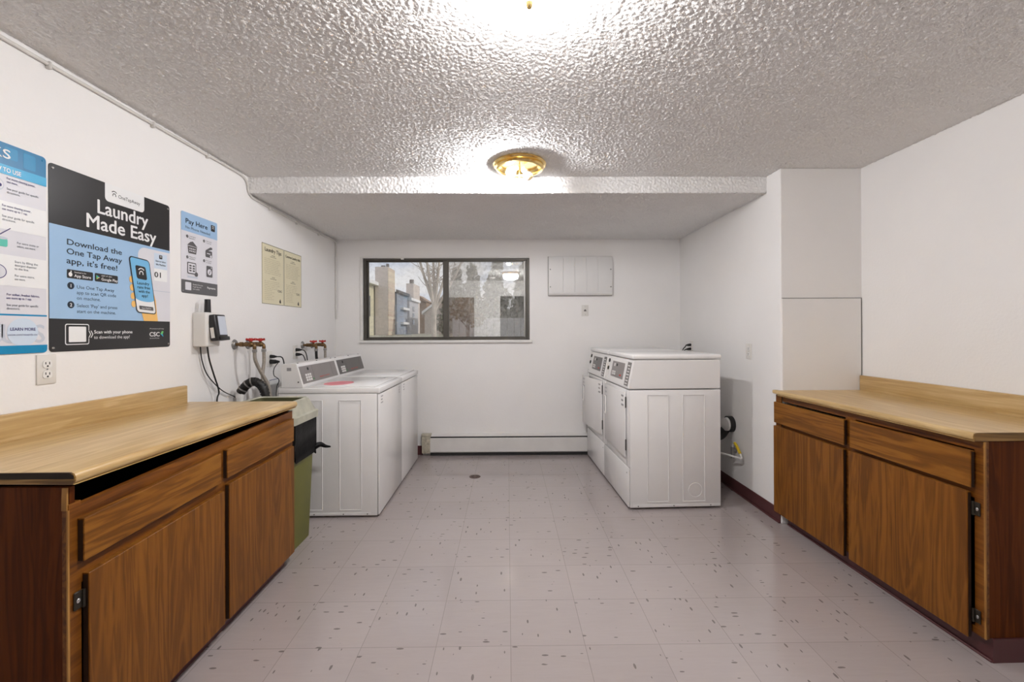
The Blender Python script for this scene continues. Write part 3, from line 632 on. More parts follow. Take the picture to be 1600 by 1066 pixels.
def dryer(loc, rz, label, ajar, dark):
    t = thing('tumble_dryer', label, 'tumble dryer', loc, (0, 0, rz), 'white front-loading dryers side by side', local=True)
    hx, hy = 0.3375, 0.340
    b = BM(); box(b, -hx + 0.010, hx, -hy, hy, 0.014, 0.858, 0.004)
    for s in ((1,) if dark else (-1,)):
        raised_panel(b, -0.203, -0.044, 0.052, 0.826, s * hy, s); raised_panel(b, 0.056, 0.222, 0.052, 0.826, s * hy, s)
        ys = sorted((s * hy, s * (hy + 0.003))); box(b, -hx + 0.03, hx - 0.01, ys[0], ys[1], 0.018, 0.036, 0.0012, 1)
        tube(b, [(0.15 + 0.05 * math.cos(k * PI / 16), s * hy, 0.135 + 0.05 * math.sin(k * PI / 16)) for k in range(33)], 0.002, 6, smooth=False)
    part('cabinet', b, 'white_enamel', t)
    for x in (-0.27, -0.01, 0.26):
        b = BM(); cyl(b, (x, -hy - 0.002, 0.027), (x, -hy - 0.0055, 0.027), 0.004, n=12); part('screw', b, 'screw_metal', t)
    b = BM()  # front frame round the door opening
    box(b, -hx, -hx + 0.011, -hy, -hy + 0.06, 0.306, 0.858, 0.004); box(b, -hx, -hx + 0.011, hy - 0.06, hy, 0.306, 0.858, 0.004)
    box(b, -hx, -hx + 0.011, -hy + 0.0605, hy - 0.0605, 0.306, 0.375, 0.004); box(b, -hx, -hx + 0.011, -hy + 0.0605, hy - 0.0605, 0.825, 0.858, 0.004)
    part('front_frame', b, 'white_enamel', t)
    b = BM(); box(b, -hx + 0.008, -hx + 0.010, -hy + 0.05, hy - 0.05, 0.36, 0.84); part('door_opening', b, 'gap_dark', t)
    b = BM(); box(b, -hx - 0.004, -hx + 0.009, -hy, hy, 0.020, 0.302, 0.006, 2); part('lower_panel', b, 'white_enamel', t)
    b = BM(); cyl(b, (-hx - 0.0035, -hy + 0.03, 0.26), (-hx - 0.006, -hy + 0.03, 0.26), 0.004, n=10); part('screw', b, 'screw_metal', t)
    # upper hood with sloped control face
    b = BM(); prism(b, [(-hx, 0.866), (-hx + 0.043, 1.074), (hx, 1.074), (hx, 0.866)], 1, -hy, hy)
    bmesh.ops.bevel(b, geom=list(b.edges), offset=0.004, segments=2, affect='EDGES'); hd = part('hood', b, 'white_enamel', t)
    b = BM(); box(b, -hx + 0.034, hx + 0.012, -hy + 0.001, hy - 0.001, 1.077, 1.114, 0.014, 4); part('top', b, 'white_top', t)
    V = Vector((0.043, 0, 0.208)).normalized(); U = Vector((0, -1, 0)); N = U.cross(V); o = Vector((-hx, 0, 0.866))
    M = Matrix(((U.x, V.x, N.x, o.x), (U.y, V.y, N.y, o.y), (U.z, V.z, N.z, o.z), (0, 0, 0, 1)))
    b = BM(); box(b, -0.325, 0.325, 0.012, 0.198, -0.001, 0.002, 0.001, 1); part('control_plate', b, 'white_top', hd, mtx=M)
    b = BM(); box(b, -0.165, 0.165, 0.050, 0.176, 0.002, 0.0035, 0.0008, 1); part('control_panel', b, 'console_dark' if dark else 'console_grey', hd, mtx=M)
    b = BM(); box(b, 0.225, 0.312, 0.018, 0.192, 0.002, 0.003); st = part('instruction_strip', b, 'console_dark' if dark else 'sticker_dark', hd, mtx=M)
    b = BM()
    for k in range(7): box(b, 0.236 + 0.008 * (k % 3), 0.290 + 0.006 * (k % 2), 0.030 + k * 0.022, 0.038 + k * 0.022, 0.003, 0.0034)
    part('printed_lines', b, 'ink_light', st, mtx=M)
    b = BM(); box(b, -0.315, -0.235, 0.03, 0.185, 0.002, 0.003); part('coin_plate', b, 'white_plastic', hd, mtx=M)
    for z in (0.172, 0.108):
        b = BM(); cyl(b, (-0.262, z, 0.003), (-0.262, z, 0.010), 0.016, n=18); part('lock', b, 'gap_dark', hd, mtx=M)
    b = BM()
    for i in range(3):
        for j in range(2): box(b, -0.13 + 0.034 * i, -0.105 + 0.034 * i, 0.066 + 0.018 * j, 0.080 + 0.018 * j, 0.0035, 0.006, 0.001, 1)
    part('keypad', b, 'ink_light', hd, mtx=M)
    b = BM(); box(b, -0.11, -0.08, 0.135, 0.160, 0.0035, 0.0042); part('white_mark', b, 'ink_light', hd, mtx=M)
    b = BM(); box(b, 0.07, 0.115, 0.070, 0.082, 0.0035, 0.0042); part('red_mark', b, 'ink_red', hd, mtx=M)
    b = BM(); cyl(b, (-0.03, 0.150, 0.0035), (-0.03, 0.150, 0.005), 0.012, n=14); part('indicator', b, 'gap_dark', hd, mtx=M)
    # door, hinged on the near side
    D = Matrix.Translation((-hx, -0.288, 0)) @ Matrix.Rotation(ajar, 4, 'Z') @ Matrix.Translation((hx, 0.288, 0))
    b = BM(); box(b, -hx - 0.013, -hx - 0.001, -0.288, 0.292, 0.366, 0.838, 0.005, 2); dr = part('door', b, 'white_enamel', t, mtx=D)
    b = BM(); box(b, -hx - 0.024, -hx - 0.011, 0.222, 0.262, 0.585, 0.740, 0.008, 2); hh = part('door_handle', b, 'white_plastic', dr, mtx=D)
    b = BM(); box(b, -hx - 0.0252, -hx - 0.0238, 0.232, 0.246, 0.605, 0.735); part('finger_slot', b, 'label_grey', dr, mtx=D)
    for z in (0.765, 0.455):
        b = BM(); box(b, -hx - 0.010, -hx - 0.001, -0.296, -0.2885, z - 0.040, z + 0.040, 0.002); part('hinge', b, 'screw_metal', dr, mtx=D)
    for y0 in (-0.21, 0.262):
        b = BM()
        for k in range(3): box(b, -hx - 0.0138, -hx - 0.0129, y0 - 0.055 + 0.01 * (k % 2), y0, 0.800 - 0.034 * k, 0.814 - 0.034 * k)
        part('printed_marks', b, 'label_grey', dr, mtx=D)
    for x in (-0.27, 0.27):
        for y in (-0.28, 0.28): b = BM(); cyl(b, (x, y, 0), (x, y, 0.014), 0.02, n=14); part('foot', b, 'rubber_black', t)

# ================================================================== BIN
def ring_loft(bm, loops, cap_bottom=False, cap_top=False):
    R = [[bm.verts.new(p) for p in L] for L in loops]; n = len(R[0])
    for a, b in zip(R, R[1:]):
        for i in range(n): bm.faces.new((a[i], a[(i + 1) % n], b[(i + 1) % n], b[i]))
    if cap_bottom: bm.faces.new(R[0][::-1])
    if cap_top: bm.faces.new(R[-1])
def rloop(x0, x1, y0, y1, r, z, k=6): return [(p[0], p[1], z) for p in rr_pts(x0, y0, x1, y1, r, k)]
def trash_bin():
    t = thing('trash_bin', 'slim olive-green trash bin with beige hood and black bag beside the sagging cabinet', 'trash bin', (-1.39, 2.66, 0))
    b = BM(); ring_loft(b, [rloop(-1.52, -1.262, 2.53, 2.815, 0.035, 0.0), rloop(-1.56, -1.222, 2.492, 2.808, 0.03, 0.775), rloop(-1.552, -1.230, 2.500, 2.800, 0.03, 0.775), rloop(-1.512, -1.27, 2.538, 2.807, 0.03, 0.02)], True, True)
    part('bin_body', b, 'bin_olive', t)
    b = BM(); ring_loft(b, [rloop(-1.575, -1.207, 2.482, 2.826, 0.03, 0.752), rloop(-1.577, -1.205, 2.480, 2.828, 0.03, 0.792), rloop(-1.566, -1.216, 2.488, 2.816, 0.035, 0.800), rloop(-1.548, -1.238, 2.492, 2.757, 0.03, 0.880), rloop(-1.540, -1.246, 2.500, 2.748, 0.026, 0.886),
        rloop(-1.528, -1.258, 2.512, 2.738, 0.02, 0.880)])
    part('bin_collar', b, 'bin_collar', t, 'beige sloped hood of the bin')
    b = BM(); ring_loft(b, [rloop(-1.528, -1.258, 2.512, 2.738, 0.02, 0.879), rloop(-1.535, -1.25, 2.508, 2.75, 0.02, 0.70)]); part('hood_lining', b, 'bin_inside', t)
    b = BM(); loops = []
    rnd = random.Random(3)
    for k in range(7):
        z = 0.752 - 0.225 * k / 6; tp = (0.775 - z) / 0.775
        L = []
        base = rr_pts(-1.564 + 0.04 * tp, 2.488 + 0.038 * tp, -1.216 - 0.04 * tp, 2.812 + 0.007 * tp, 0.035, 12)
        for i, p in enumerate(base):
            w = 0.003 + 0.006 * k / 6 + (0.004 + 0.004 * k / 6) * (math.sin(i * 1.9 + k * 0.7) * 0.5 + 0.5) + rnd.uniform(-0.0015, 0.0015)
            c = Vector((-1.39, 2.66)); d = (Vector(p) - c).normalized()
            L.append((p[0] + d.x * w, p[1] + d.y * w, z + (0.018 * math.sin(i * 0.8) if k == 6 else 0)))
        loops.append(L)
    ring_loft(b, loops[::-1]); bag = part('bin_bag', b, 'bag_black', t, 'black plastic bag turned over the rim')
    b = BM(); tube(b, [(-1.235, 2.80, 0.555), (-1.205, 2.825, 0.565), (-1.175, 2.838, 0.550), (-1.145, 2.845, 0.545)], (0.022, 0.004), 8, 4); part('bag_knot', b, 'bag_black', bag)

# ================================================================== SIGNS ON THE LEFT WALL
def sign(name, label, y0, z0, w, h, r, base, edge=0.002, group=None):
    t = thing(name, label, 'sign' if name != 'paper_notice' else 'notice', (LX, y0, z0), WALL_ROT, group, local=True)
    b = BM(); prism(b, rr_pts(0, 0, w, h, r), 2, 0.0002, 0.0022); part('panel', b, base, t)
    return t, Art(t)
def pins(a, pts, m='chrome', r=0.005):
    for x, y in pts:
        b = BM(); cyl(b, (x, y, 0.003), (x, y, 0.006), r, r * 0.7, 14); part('screw', b, m, a.root)
def arch_icon(a, name, m, x, y, s, layer):
    """two nested arches, the sign maker's mark"""
    a.arc(name, m, x, y, s * 0.78, s * 1.0, 35, 145, layer)
    a.arc(name, m, x, y - s * 0.25, s * 0.36, s * 0.58, 0, 180, layer)
    a.rect(name, m, x - s * 0.58, y - s * 0.55, x - s * 0.36, y - s * 0.25, layer); a.rect(name, m, x + s * 0.36, y - s * 0.55, x + s * 0.58, y - s * 0.25, layer)
def black_poster():
    w, h = 0.610, 0.742
    t, a = sign('poster', 'large black and sky-blue poster headed Laundry Made Easy, beside the Pay Here sign', 1.724, 1.213, w, h, 0.014, 'p_black')
    a.rect('blue_field', 'p_sky', 0, 0.132, w, 0.505, 1)
    a.poly('logo_tab', 'p_white', [(0.238, h), (0.238, h - 0.062)] + [(0.256 - 0.018 * math.cos(math.radians(k)), h - 0.062 - 0.018 * math.sin(math.radians(k))) for k in (15, 30, 45, 60, 75, 90)]
           + [(0.430 + 0.018 * math.sin(math.radians(k)), h - 0.062 - 0.018 * math.cos(math.radians(k))) for k in (0, 15, 30, 45, 60, 75)] + [(0.448, h - 0.062), (0.448, h)], 1)
    arch_icon(a, 'logo', 'p_black', 0.284, h - 0.040, 0.016, 2)
    a.text('logo', 'p_black', 'OneTapAway', 0.304, h - 0.050, 0.017, 2, 'LEFT', 0.004, 0.118)
    a.text('headline', 'p_white', 'Laundry', 0.333, 0.598, 0.062, 2, 'CENTER', 0.03, 0.266)
    a.text('headline', 'p_white', 'Made Easy', 0.333, 0.526, 0.062, 2, 'CENTER', 0.03, 0.366)
    for i, s in enumerate(('Download the', 'One Tap Away', "app, it's free!")):
        a.text('subheading', 'p_navy', s, 0.066, 0.434 - i * 0.038, 0.0245, 2, 'LEFT', 0.026, (0.252, 0.254, 0.230)[i])
    # shop badges
    for x0, s1, s2, wd in ((0.068, 'Download on the', 'App Store', 0.072), (0.188, 'GET IT ON', 'Google Play', 0.080)):
        a.i += 1; a.rrect('store_badge', 'p_black', x0, 0.298, x0 + 0.112, 0.334, 0.005, 2)
        a.text('badge_lettering', 'p_white', s1, x0 + 0.030, 0.3225, 0.006, 3, 'LEFT', 0, 0.05)
        a.text('badge_lettering', 'p_white', s2, x0 + 0.030, 0.305, 0.0125, 3, 'LEFT', 0.02, wd)
    a.disc('badge_mark', 'p_white', 0.082, 0.314, 0.008, 3, 0.009); a.disc('badge_mark', 'p_white', 0.0845, 0.3262, 0.0022, 3, 0.004)
    a.poly('badge_mark', 'p_green', [(0.195, 0.307), (0.195, 0.326), (0.203, 0.3165)], 3); a.poly('badge_mark', 'p_skin', [(0.195, 0.307), (0.203, 0.3165), (0.211, 0.3165)], 4); a.poly('badge_mark', 'p_teal', [(0.195, 0.326), (0.211, 0.3165), (0.203, 0.3165)], 4)
    a.i += 1; a.disc('number_dot', 'p_navy', 0.084, 0.268, 0.0145, 2); a.text('dot_number', 'p_white', '1', 0.084, 0.261, 0.014, 3, 'CENTER', 0.03)
    a.i += 1; a.disc('number_dot', 'p_navy', 0.084, 0.190, 0.0145, 2); a.text('dot_number', 'p_white', '2', 0.084, 0.183, 0.014, 3, 'CENTER', 0.03)
    for y, s, wd in ((0.259, 'Use One Tap Away', 0.172), (0.236, 'app to scan QR code', 0.182), (0.213, 'on machine.', 0.106), (0.182, "Select 'Pay' and press", 0.188), (0.158, 'start on the machine.', 0.180)):
        a.text('instructions', 'p_text', s, 0.108, y, 0.0145, 2, 'LEFT', 0.0, wd)
    # washing machine drawing behind the phone
    a.poly('machine_drawing', 'p_panel', [(0.470, 0.132), (0.425, 0.20)] + [(0.450 + 0.04 * math.cos(math.radians(k)), 0.452 + 0.04 * math.sin(math.radians(k))) for k in (180, 165, 150, 135, 120, 105, 90)] + [(w, 0.492), (w, 0.132)], 2)
    a.rect('machine_card', 'p_pale', 0.506, 0.400, 0.590, 0.478, 3); a.rrect('machine_card_icon', 'p_black', 0.538, 0.452, 0.558, 0.472, 0.003, 4)
    arch_icon(a, 'machine_card_icon', 'p_white', 0.548, 0.462, 0.007, 5)
    a.text('machine_lettering', 'p_navy', 'Scan to Select', 0.548, 0.435, 0.0095, 4, 'CENTER', 0.02, 0.066); a.text('machine_lettering', 'p_navy', 'this Machine', 0.548, 0.418, 0.0095, 4, 'CENTER', 0.02, 0.062)
    a.rect('machine_card', 'p_white', 0.506, 0.338, 0.590, 0.400, 3); a.text('machine_lettering', 'p_black', '01', 0.532, 0.356, 0.028, 4, 'CENTER', 0.03, 0.040)
    a.rect('machine_card_line', 'p_ghost', 0.500, 0.285, w, 0.288, 3)
    # hand and phone
    a.poly('hand_drawing', 'p_skin', [(0.442, 0.132), (0.528, 0.132), (0.520, 0.185), (0.515, 0.235), (0.492, 0.300), (0.470, 0.310), (0.420, 0.200)], 4)
    for y in (0.212, 0.250, 0.290, 0.328): a.disc('hand_drawing', 'p_skin', 0.372 - (0.332 - y) * -0.10, y, 0.013, 4, 0.016)
    tilt = lambda x, y: (0.4375 + (x - 0.4375) * 1.0 + (0.30 - y) * 0.165, y - (x - 0.4375) * 0.05)
    def tp(name, m, pts, layer): a.poly(name, m, [tilt(*p) for p in pts], layer)
    tp('phone_outline', 'p_black', rr_pts(0.378, 0.168, 0.497, 0.436, 0.018), 5)
    tp('phone_screen', 'p_white', rr_pts(0.383, 0.173, 0.492, 0.431, 0.014), 6)
    tp('phone_screen_top', 'p_phone', [(0.383, 0.236)] + [(0.4375 - 0.0545 * math.cos(math.radians(k)), 0.240 - 0.014 * math.sin(math.radians(k))) for k in range(0, 181, 20)] + [p for p in rr_pts(0.383, 0.30, 0.492, 0.431, 0.014)[:12]], 7)
    tp('phone_icon', 'p_black', rr_pts(0.406, 0.334, 0.466, 0.398, 0.010), 8)
    x, y = tilt(0.436, 0.368); arch_icon(a, 'phone_icon_mark', 'p_white', x, y, 0.021, 9)
    for i, (s, wd) in enumerate((('Laundry', 0.070), ('runs free', 0.074), ('with the', 0.066), ('app!', 0.036))):
        x, y = tilt(0.4375, 0.309 - i * 0.020); a.text('phone_lettering', 'p_navy', s, x, y, 0.014, 8, 'CENTER', 0.028, wd)
    tp('phone_button', 'p_grey', rr_pts(0.396, 0.186, 0.480, 0.204, 0.003), 8); x, y = tilt(0.4375, 0.191); a.text('phone_button_lettering', 'p_white', 'Start Machine', x, y, 0.0075, 9, 'CENTER', 0.01, 0.055)
    # foot: the code square stays blank
    a.rrect('code_frame', 'p_white', 0.060, 0.026, 0.162, 0.112, 0.008, 1); a.rrect('code_frame_gap', 'p_black', 0.0635, 0.0295, 0.1585, 0.1085, 0.006, 2); a.rrect('code_square', 'p_white', 0.074, 0.037, 0.148, 0.101, 0.004, 3)
    a.rect('code_frame_gap', 'p_black', 0.154, 0.052, 0.166, 0.086, 3)
    for dx in (0, 0.010): a.poly('code_arrow', 'p_white', [(0.157 + dx, 0.084), (0.161 + dx, 0.084), (0.169 + dx, 0.069), (0.161 + dx, 0.054), (0.157 + dx, 0.054), (0.165 + dx, 0.069)], 4)
    a.text('foot_lettering', 'p_white', 'Scan with your phone', 0.184, 0.072, 0.0145, 1, 'LEFT', 0.034, 0.192); a.text('foot_lettering', 'p_white', 'to download the app!', 0.184, 0.049, 0.0145, 1, 'LEFT', 0, 0.178)
    a.text('maker_lettering', 'p_white', 'CSC', 0.476, 0.056, 0.022, 1, 'LEFT', 0.045, 0.062); a.text('maker_lettering', 'p_white', 'Powered by', 0.478, 0.092, 0.005, 1, 'LEFT', 0, 0.09); a.text('maker_lettering', 'p_white', 'ServiceWorks', 0.478, 0.044, 0.005, 1, 'LEFT', 0, 0.06)
    a.poly('maker_mark', 'p_green', [(0.545, 0.068), (0.556, 0.083), (0.566, 0.080), (0.560, 0.066)], 1); a.poly('maker_mark', 'p_teal', [(0.545, 0.068), (0.560, 0.066), (0.564, 0.052)], 2)
    a.done(); pins(a, [(0.014, h - 0.018), (w - 0.012, h - 0.018), (0.014, 0.016), (w - 0.012, 0.016)])
def blue_poster():
    w, h = 0.610, 0.752
    t, a = sign('poster', 'white poster with bright blue bands of small print, above the double outlet', 1.104, 1.213, w, h, 0.014, 'p_panel')
    a.poly('blue_head', 'p_teal_dark', [(0, h - 0.085), (w, h - 0.085)] + rr_pts(0, h - 0.2, w, h, 0.014)[:12], 1)
    rnd = random.Random(5)
    for k in range(9): x = 0.05 + k * 0.06; a.i += 1; a.rrect('head_pattern', 'p_teal_mid', x, h - 0.03 - rnd.uniform(0.01, 0.04), x + 0.042, h - 0.012, 0.006, 2)
    a.rect('sub_band', 'p_teal', 0, h - 0.112, w, h - 0.078, 3)
    a.text('headline', 'p_white', 'KS', 0.489, h - 0.054, 0.033, 4, 'RIGHT', 0.03, 0.060)
    a.text('band_lettering', 'p_white', 'HOW TO USE', 0.522, h - 0.103, 0.016, 4, 'RIGHT', 0.03, 0.106)
    rows = [(0.625, 0.476, (('For more cleaning power,', 1), ('use more.', 1), ('', 0), ('See your guide for specific', 0), ('directions.', 0))),
            (0.525, 0.461, (('For more cleaning power,', 1), ('use more up to 1 cap.', 1), ('', 0), ('See your guide for specific', 0), ('directions.', 0))),
            (0.400, 0.508, (('For extra stains or', 0), ('odors, use more.', 0))),
            (0.330, 0.500, (('Start by filling the', 0), ('detergent dispenser', 0), ('to the line.', 0), ('', 0), ('For extra stains,', 0), ('use more.', 0))),
            (0.210, 0.474, (('For softer, fresher fabrics,', 1), ('use more up to 1 cap.', 1), ('', 0), ('See your guide for specific', 0), ('directions.', 0)))]
    for y, x, ls in rows:
        a.i += 1
        for i, (s, bd) in enumerate(ls):
            if s: a.text('small_lettering', 'p_indigo' if bd else 'p_text', s, x, y - i * 0.0125, 0.0082, 2, 'LEFT', 0.02 if bd else 0, len(s) * 0.0039)
    for y0, y1 in ((0.445, 0.545), (0.245, 0.355)): a.i += 1; a.rect('row_tint', 'p_white', 0, y0, w, y1, 1)
    a.disc('cap_drawing', 'p_ghost', 0.446, 0.600, 0.022, 2); a.disc('cap_drawing', 'p_panel', 0.446, 0.600, 0.019, 3); a.disc('cap_drawing', 'p_indigo', 0.454, 0.598, 0.006, 4)
    a.rect('cap_drawing', 'p_phone', 0.412, 0.485, 0.436, 0.515, 2)
    a.rrect('tub_drawing', 'p_mint', 0.440, 0.382, 0.478, 0.412, 0.006, 2); a.disc('tub_drawing', 'p_ghost', 0.459, 0.412, 0.019, 3, 0.005); a.poly('tub_drawing', 'p_indigo', [(0.452, 0.424), (0.486, 0.452), (0.488, 0.450), (0.455, 0.422)], 3)
    a.disc('cloth_drawing', 'p_indigo', 0.446, 0.293, 0.029, 2, 0.026); a.disc('cloth_drawing', 'p_panel', 0.446, 0.293, 0.026, 3, 0.023); a.poly('cloth_drawing', 'p_mint', [(0.412, 0.308), (0.446, 0.318), (0.450, 0.304), (0.416, 0.293)], 4)
    a.rect('foot_rule', 'p_teal_mid', 0, 0.138, w, 0.144, 3); a.rect('foot_field', 'p_panel', 0, 0.026, w, 0.138, 2)
    for x in (0.452, 0.40, 0.34, 0.56): a.i += 1; a.text('foot_pattern', 'p_ghost', 'U' if x != 0.56 else 'S', x, 0.040, 0.07, 3, 'LEFT', 0.03)
    a.disc('foot_disc', 'p_pale', 0.526, 0.078, 0.052, 4); a.text('foot_lettering', 'p_indigo', 'LEARN MORE', 0.526, 0.084, 0.0115, 5, 'CENTER', 0.03, 0.084); a.text('foot_lettering', 'p_indigo', 'cscsw.com/rewards-csc', 0.526, 0.066, 0.0078, 5, 'CENTER', 0.01, 0.098)
    a.rect('foot_block', 'p_indigo', 0.38, 0.074, 0.450, 0.106, 4)
    a.poly('foot_band', 'p_teal_mid', [(0, 0.030)] + [p for p in rr_pts(0, 0, w, 0.06, 0.014)[12:]] + [(w, 0.030)], 5)
    a.done(); pins(a, [(w - 0.014, h - 0.016), (w - 0.014, 0.016)], 'p_teal_mid', 0.003)
def pay_sign():
    w, h = 0.298, 0.450
    t, a = sign('sign', 'small sky-blue and white sign headed Pay Here above the card reader', 2.416, 1.507, w, h, 0.010, 'p_panel')
    a.poly('blue_head', 'p_sky', [(0, h - 0.105), (w, h - 0.105)] + rr_pts(0, h - 0.2, w, h, 0.010)[:12], 1)
    a.text('headline', 'p_navy', 'Pay Here', 0.030, h - 0.060, 0.028, 2, 'LEFT', 0.03, 0.176); a.text('headline', 'p_navy', 'No Phone Needed', 0.030, h - 0.089, 0.015, 2, 'LEFT', 0.0, 0.200)
    a.rrect('logo', 'p_black', 0.240, h - 0.060, 0.276, h - 0.022, 0.005, 2); arch_icon(a, 'logo_mark', 'p_white', 0.258, h - 0.039, 0.012, 3)
    for x, y, n, l1, l2 in ((0.045, 0.318, '1', 'Load your', 'laundry'), (0.180, 0.318, '2', 'Swipe, insert', 'or tap card'), (0.045, 0.202, '3', 'Select your', 'machine'), (0.180, 0.202, '4', 'Press start', 'on machine')):
        a.i += 1; a.disc('number_dot', 'p_grey', x, y, 0.0085, 2); a.text('dot_number', 'p_white', n, x, y - 0.004, 0.008, 3, 'CENTER', 0.02)
        a.text('small_lettering', 'p_grey', l1, x + 0.014, y + 0.001, 0.0072, 2, 'LEFT', 0, 0.052); a.text('small_lettering', 'p_grey', l2, x + 0.014, y - 0.010, 0.0072, 2, 'LEFT', 0, 0.046)
    x, y = 0.084, 0.258   # basket
    a.poly('basket_icon', 'p_grey', [(x - 0.036, y + 0.008), (x - 0.030, y - 0.032), (x + 0.030, y - 0.032), (x + 0.036, y + 0.008)], 2); a.poly('basket_icon', 'p_grey', [(x - 0.040, y + 0.012), (x - 0.016, y + 0.032), (x + 0.004, y + 0.038), (x + 0.036, y + 0.014), (x + 0.040, y + 0.010)], 2)
    for k in range(4):
        for j in range(2): a.rect('icon_gaps', 'p_panel', x - 0.024 + k * 0.013, y - 0.022 + j * 0.013, x - 0.016 + k * 0.013, y - 0.015 + j * 0.013, 3)
    x, y = 0.222, 0.255   # card and hand
    a.rrect('card_icon', 'p_grey', x - 0.030, y - 0.028, x + 0.028, y + 0.012, 0.006, 2); a.poly('card_icon', 'p_grey', [(x - 0.028, y + 0.012), (x + 0.014, y + 0.036), (x + 0.028, y + 0.034), (x + 0.030, y + 0.024), (x - 0.006, y + 0.012)], 2)
    a.rect('icon_gaps', 'p_panel', x - 0.018, y - 0.008, x + 0.012, y - 0.003, 3); a.disc('icon_gaps', 'p_panel', x + 0.016, y - 0.020, 0.008, 3)
    x, y = 0.084, 0.142   # keypad screen
    a.rrect('screen_icon', 'p_grey', x - 0.040, y - 0.032, x + 0.030, y + 0.034, 0.006, 2); a.rrect('icon_gaps', 'p_panel', x - 0.034, y - 0.026, x + 0.024, y + 0.028, 0.004, 3); a.disc('screen_icon', 'p_grey', x + 0.030, y - 0.030, 0.013, 4)
    for k in range(2):
        for j in range(3): a.rect('screen_icon', 'p_grey', x - 0.026 + k * 0.026, y - 0.018 + j * 0.014, x - 0.008 + k * 0.026, y - 0.009 + j * 0.014, 4)
    a.rect('faint_bar', 'p_ghost', 0.045, 0.088, 0.125, 0.098, 2)
    x, y = 0.226, 0.142   # machine
    a.rrect('machine_icon', 'p_grey', x - 0.026, y - 0.032, x + 0.026, y + 0.034, 0.004, 2); a.disc('icon_gaps', 'p_panel', x, y - 0.002, 0.018, 3); a.poly('machine_icon', 'p_grey', [(x - 0.007, y - 0.012), (x - 0.002, y - 0.014), (x + 0.008, y + 0.008), (x + 0.004, y + 0.010)], 4); a.disc('icon_gaps', 'p_panel', x + 0.016, y + 0.026, 0.004, 3)
    a.poly('grey_foot', 'p_grey', rr_pts(0, 0, w, 0.06, 0.010)[12:] + [(w, 0.074), (0, 0.074)][::1], 1)
    a.rrect('code_square', 'p_panel', 0.028, 0.018, 0.074, 0.062, 0.004, 2)
    for i, s in enumerate(('Questions? Scan here', 'to get help with', 'your machine')): a.text('foot_lettering', 'p_white', s, 0.086, 0.050 - i * 0.013, 0.0075, 2, 'LEFT', 0.01, (0.082, 0.068, 0.055)[i])
    a.text('foot_lettering', 'p_white', 'Payments', 0.205, 0.040, 0.012, 2, 'LEFT', 0.03, 0.072)
    a.done(); pins(a, [(0.012, 0.012), (w - 0.012, 0.012)], 'chrome', 0.003)
def notices():
    for y0, w, label, head, hw in ((3.206, 0.308, 'cream paper notice headed Laundry Tips in large letters', 'Laundry Tips', 0.235), (3.522, 0.290, 'cream paper notice with smaller heading, on the window side of the Laundry Tips sheet', 'Common Laundry Aids', 0.245)):
        t, a = sign('paper_notice', label, y0, 1.497, w, 0.446, 0.002, 'p_cream', group=None)
        a.rect('border', 'p_cream_ink', 0, 0.442, w, 0.446, 1); a.rect('border', 'p_cream_ink', 0, 0, w, 0.003, 1); a.rect('border', 'p_cream_ink', 0, 0.003, 0.003, 0.442, 1); a.rect('border', 'p_cream_ink', w - 0.003, 0.003, w, 0.442, 1)
        small = head != 'Laundry Tips'
        a.text('headline', 'p_cream_black', head, w / 2, 0.392, 0.030 if not small else 0.022, 1, 'CENTER', 0.03, hw)
        rnd = random.Random(len(head))
        a.text('body_lettering', 'p_cream_ink', 'WASHER', w / 2, 0.366, 0.007, 1, 'CENTER', 0.03, 0.05); a.text('body_lettering', 'p_cream_ink', 'INSTRUCTIONS', w / 2, 0.354, 0.007, 1, 'CENTER', 0.03, 0.085)
        words = 'sort wash loads by colour fabric and soil empty all pockets before washing close zippers measure the soap do not overload let clothes move freely in water'.split()
        y = 0.335; k = 0
        while y > 0.215: a.text('body_lettering', 'p_cream_faint', ' '.join(words[(k + j) % len(words)] for j in range(5)), 0.030, y, 0.0068, 1, 'LEFT', 0, rnd.uniform(0.19, 0.245) * w / 0.308); y -= 0.0135; k += 5
        a.text('body_lettering', 'p_cream_ink', 'DRYER', w / 2, 0.200, 0.007, 1, 'CENTER', 0.03, 0.04); a.text('body_lettering', 'p_cream_ink', 'INSTRUCTIONS', w / 2, 0.188, 0.007, 1, 'CENTER', 0.03, 0.085)
        y = 0.168
        while y > 0.020: a.text('body_lettering', 'p_cream_faint', ' '.join(words[(k + j) % len(words)] for j in range(4)), 0.030, y, 0.0068, 1, 'LEFT', 0, (rnd.uniform(0.17, 0.235) if y > 0.11 else rnd.uniform(0.10, 0.14)) * w / 0.308); y -= 0.0135; k += 4
        a.text('stamp', 'p_cream_black', 'CSC', w - 0.060, 0.100, 0.016, 2, 'CENTER', 0.04, 0.062)
        a.poly('stamp', 'p_cream_black', [(w - 0.066, 0.016), (w - 0.044, 0.014), (w - 0.046, 0.030), (w - 0.052, 0.048), (w - 0.060, 0.040), (w - 0.068, 0.030)], 2)
        a.done()

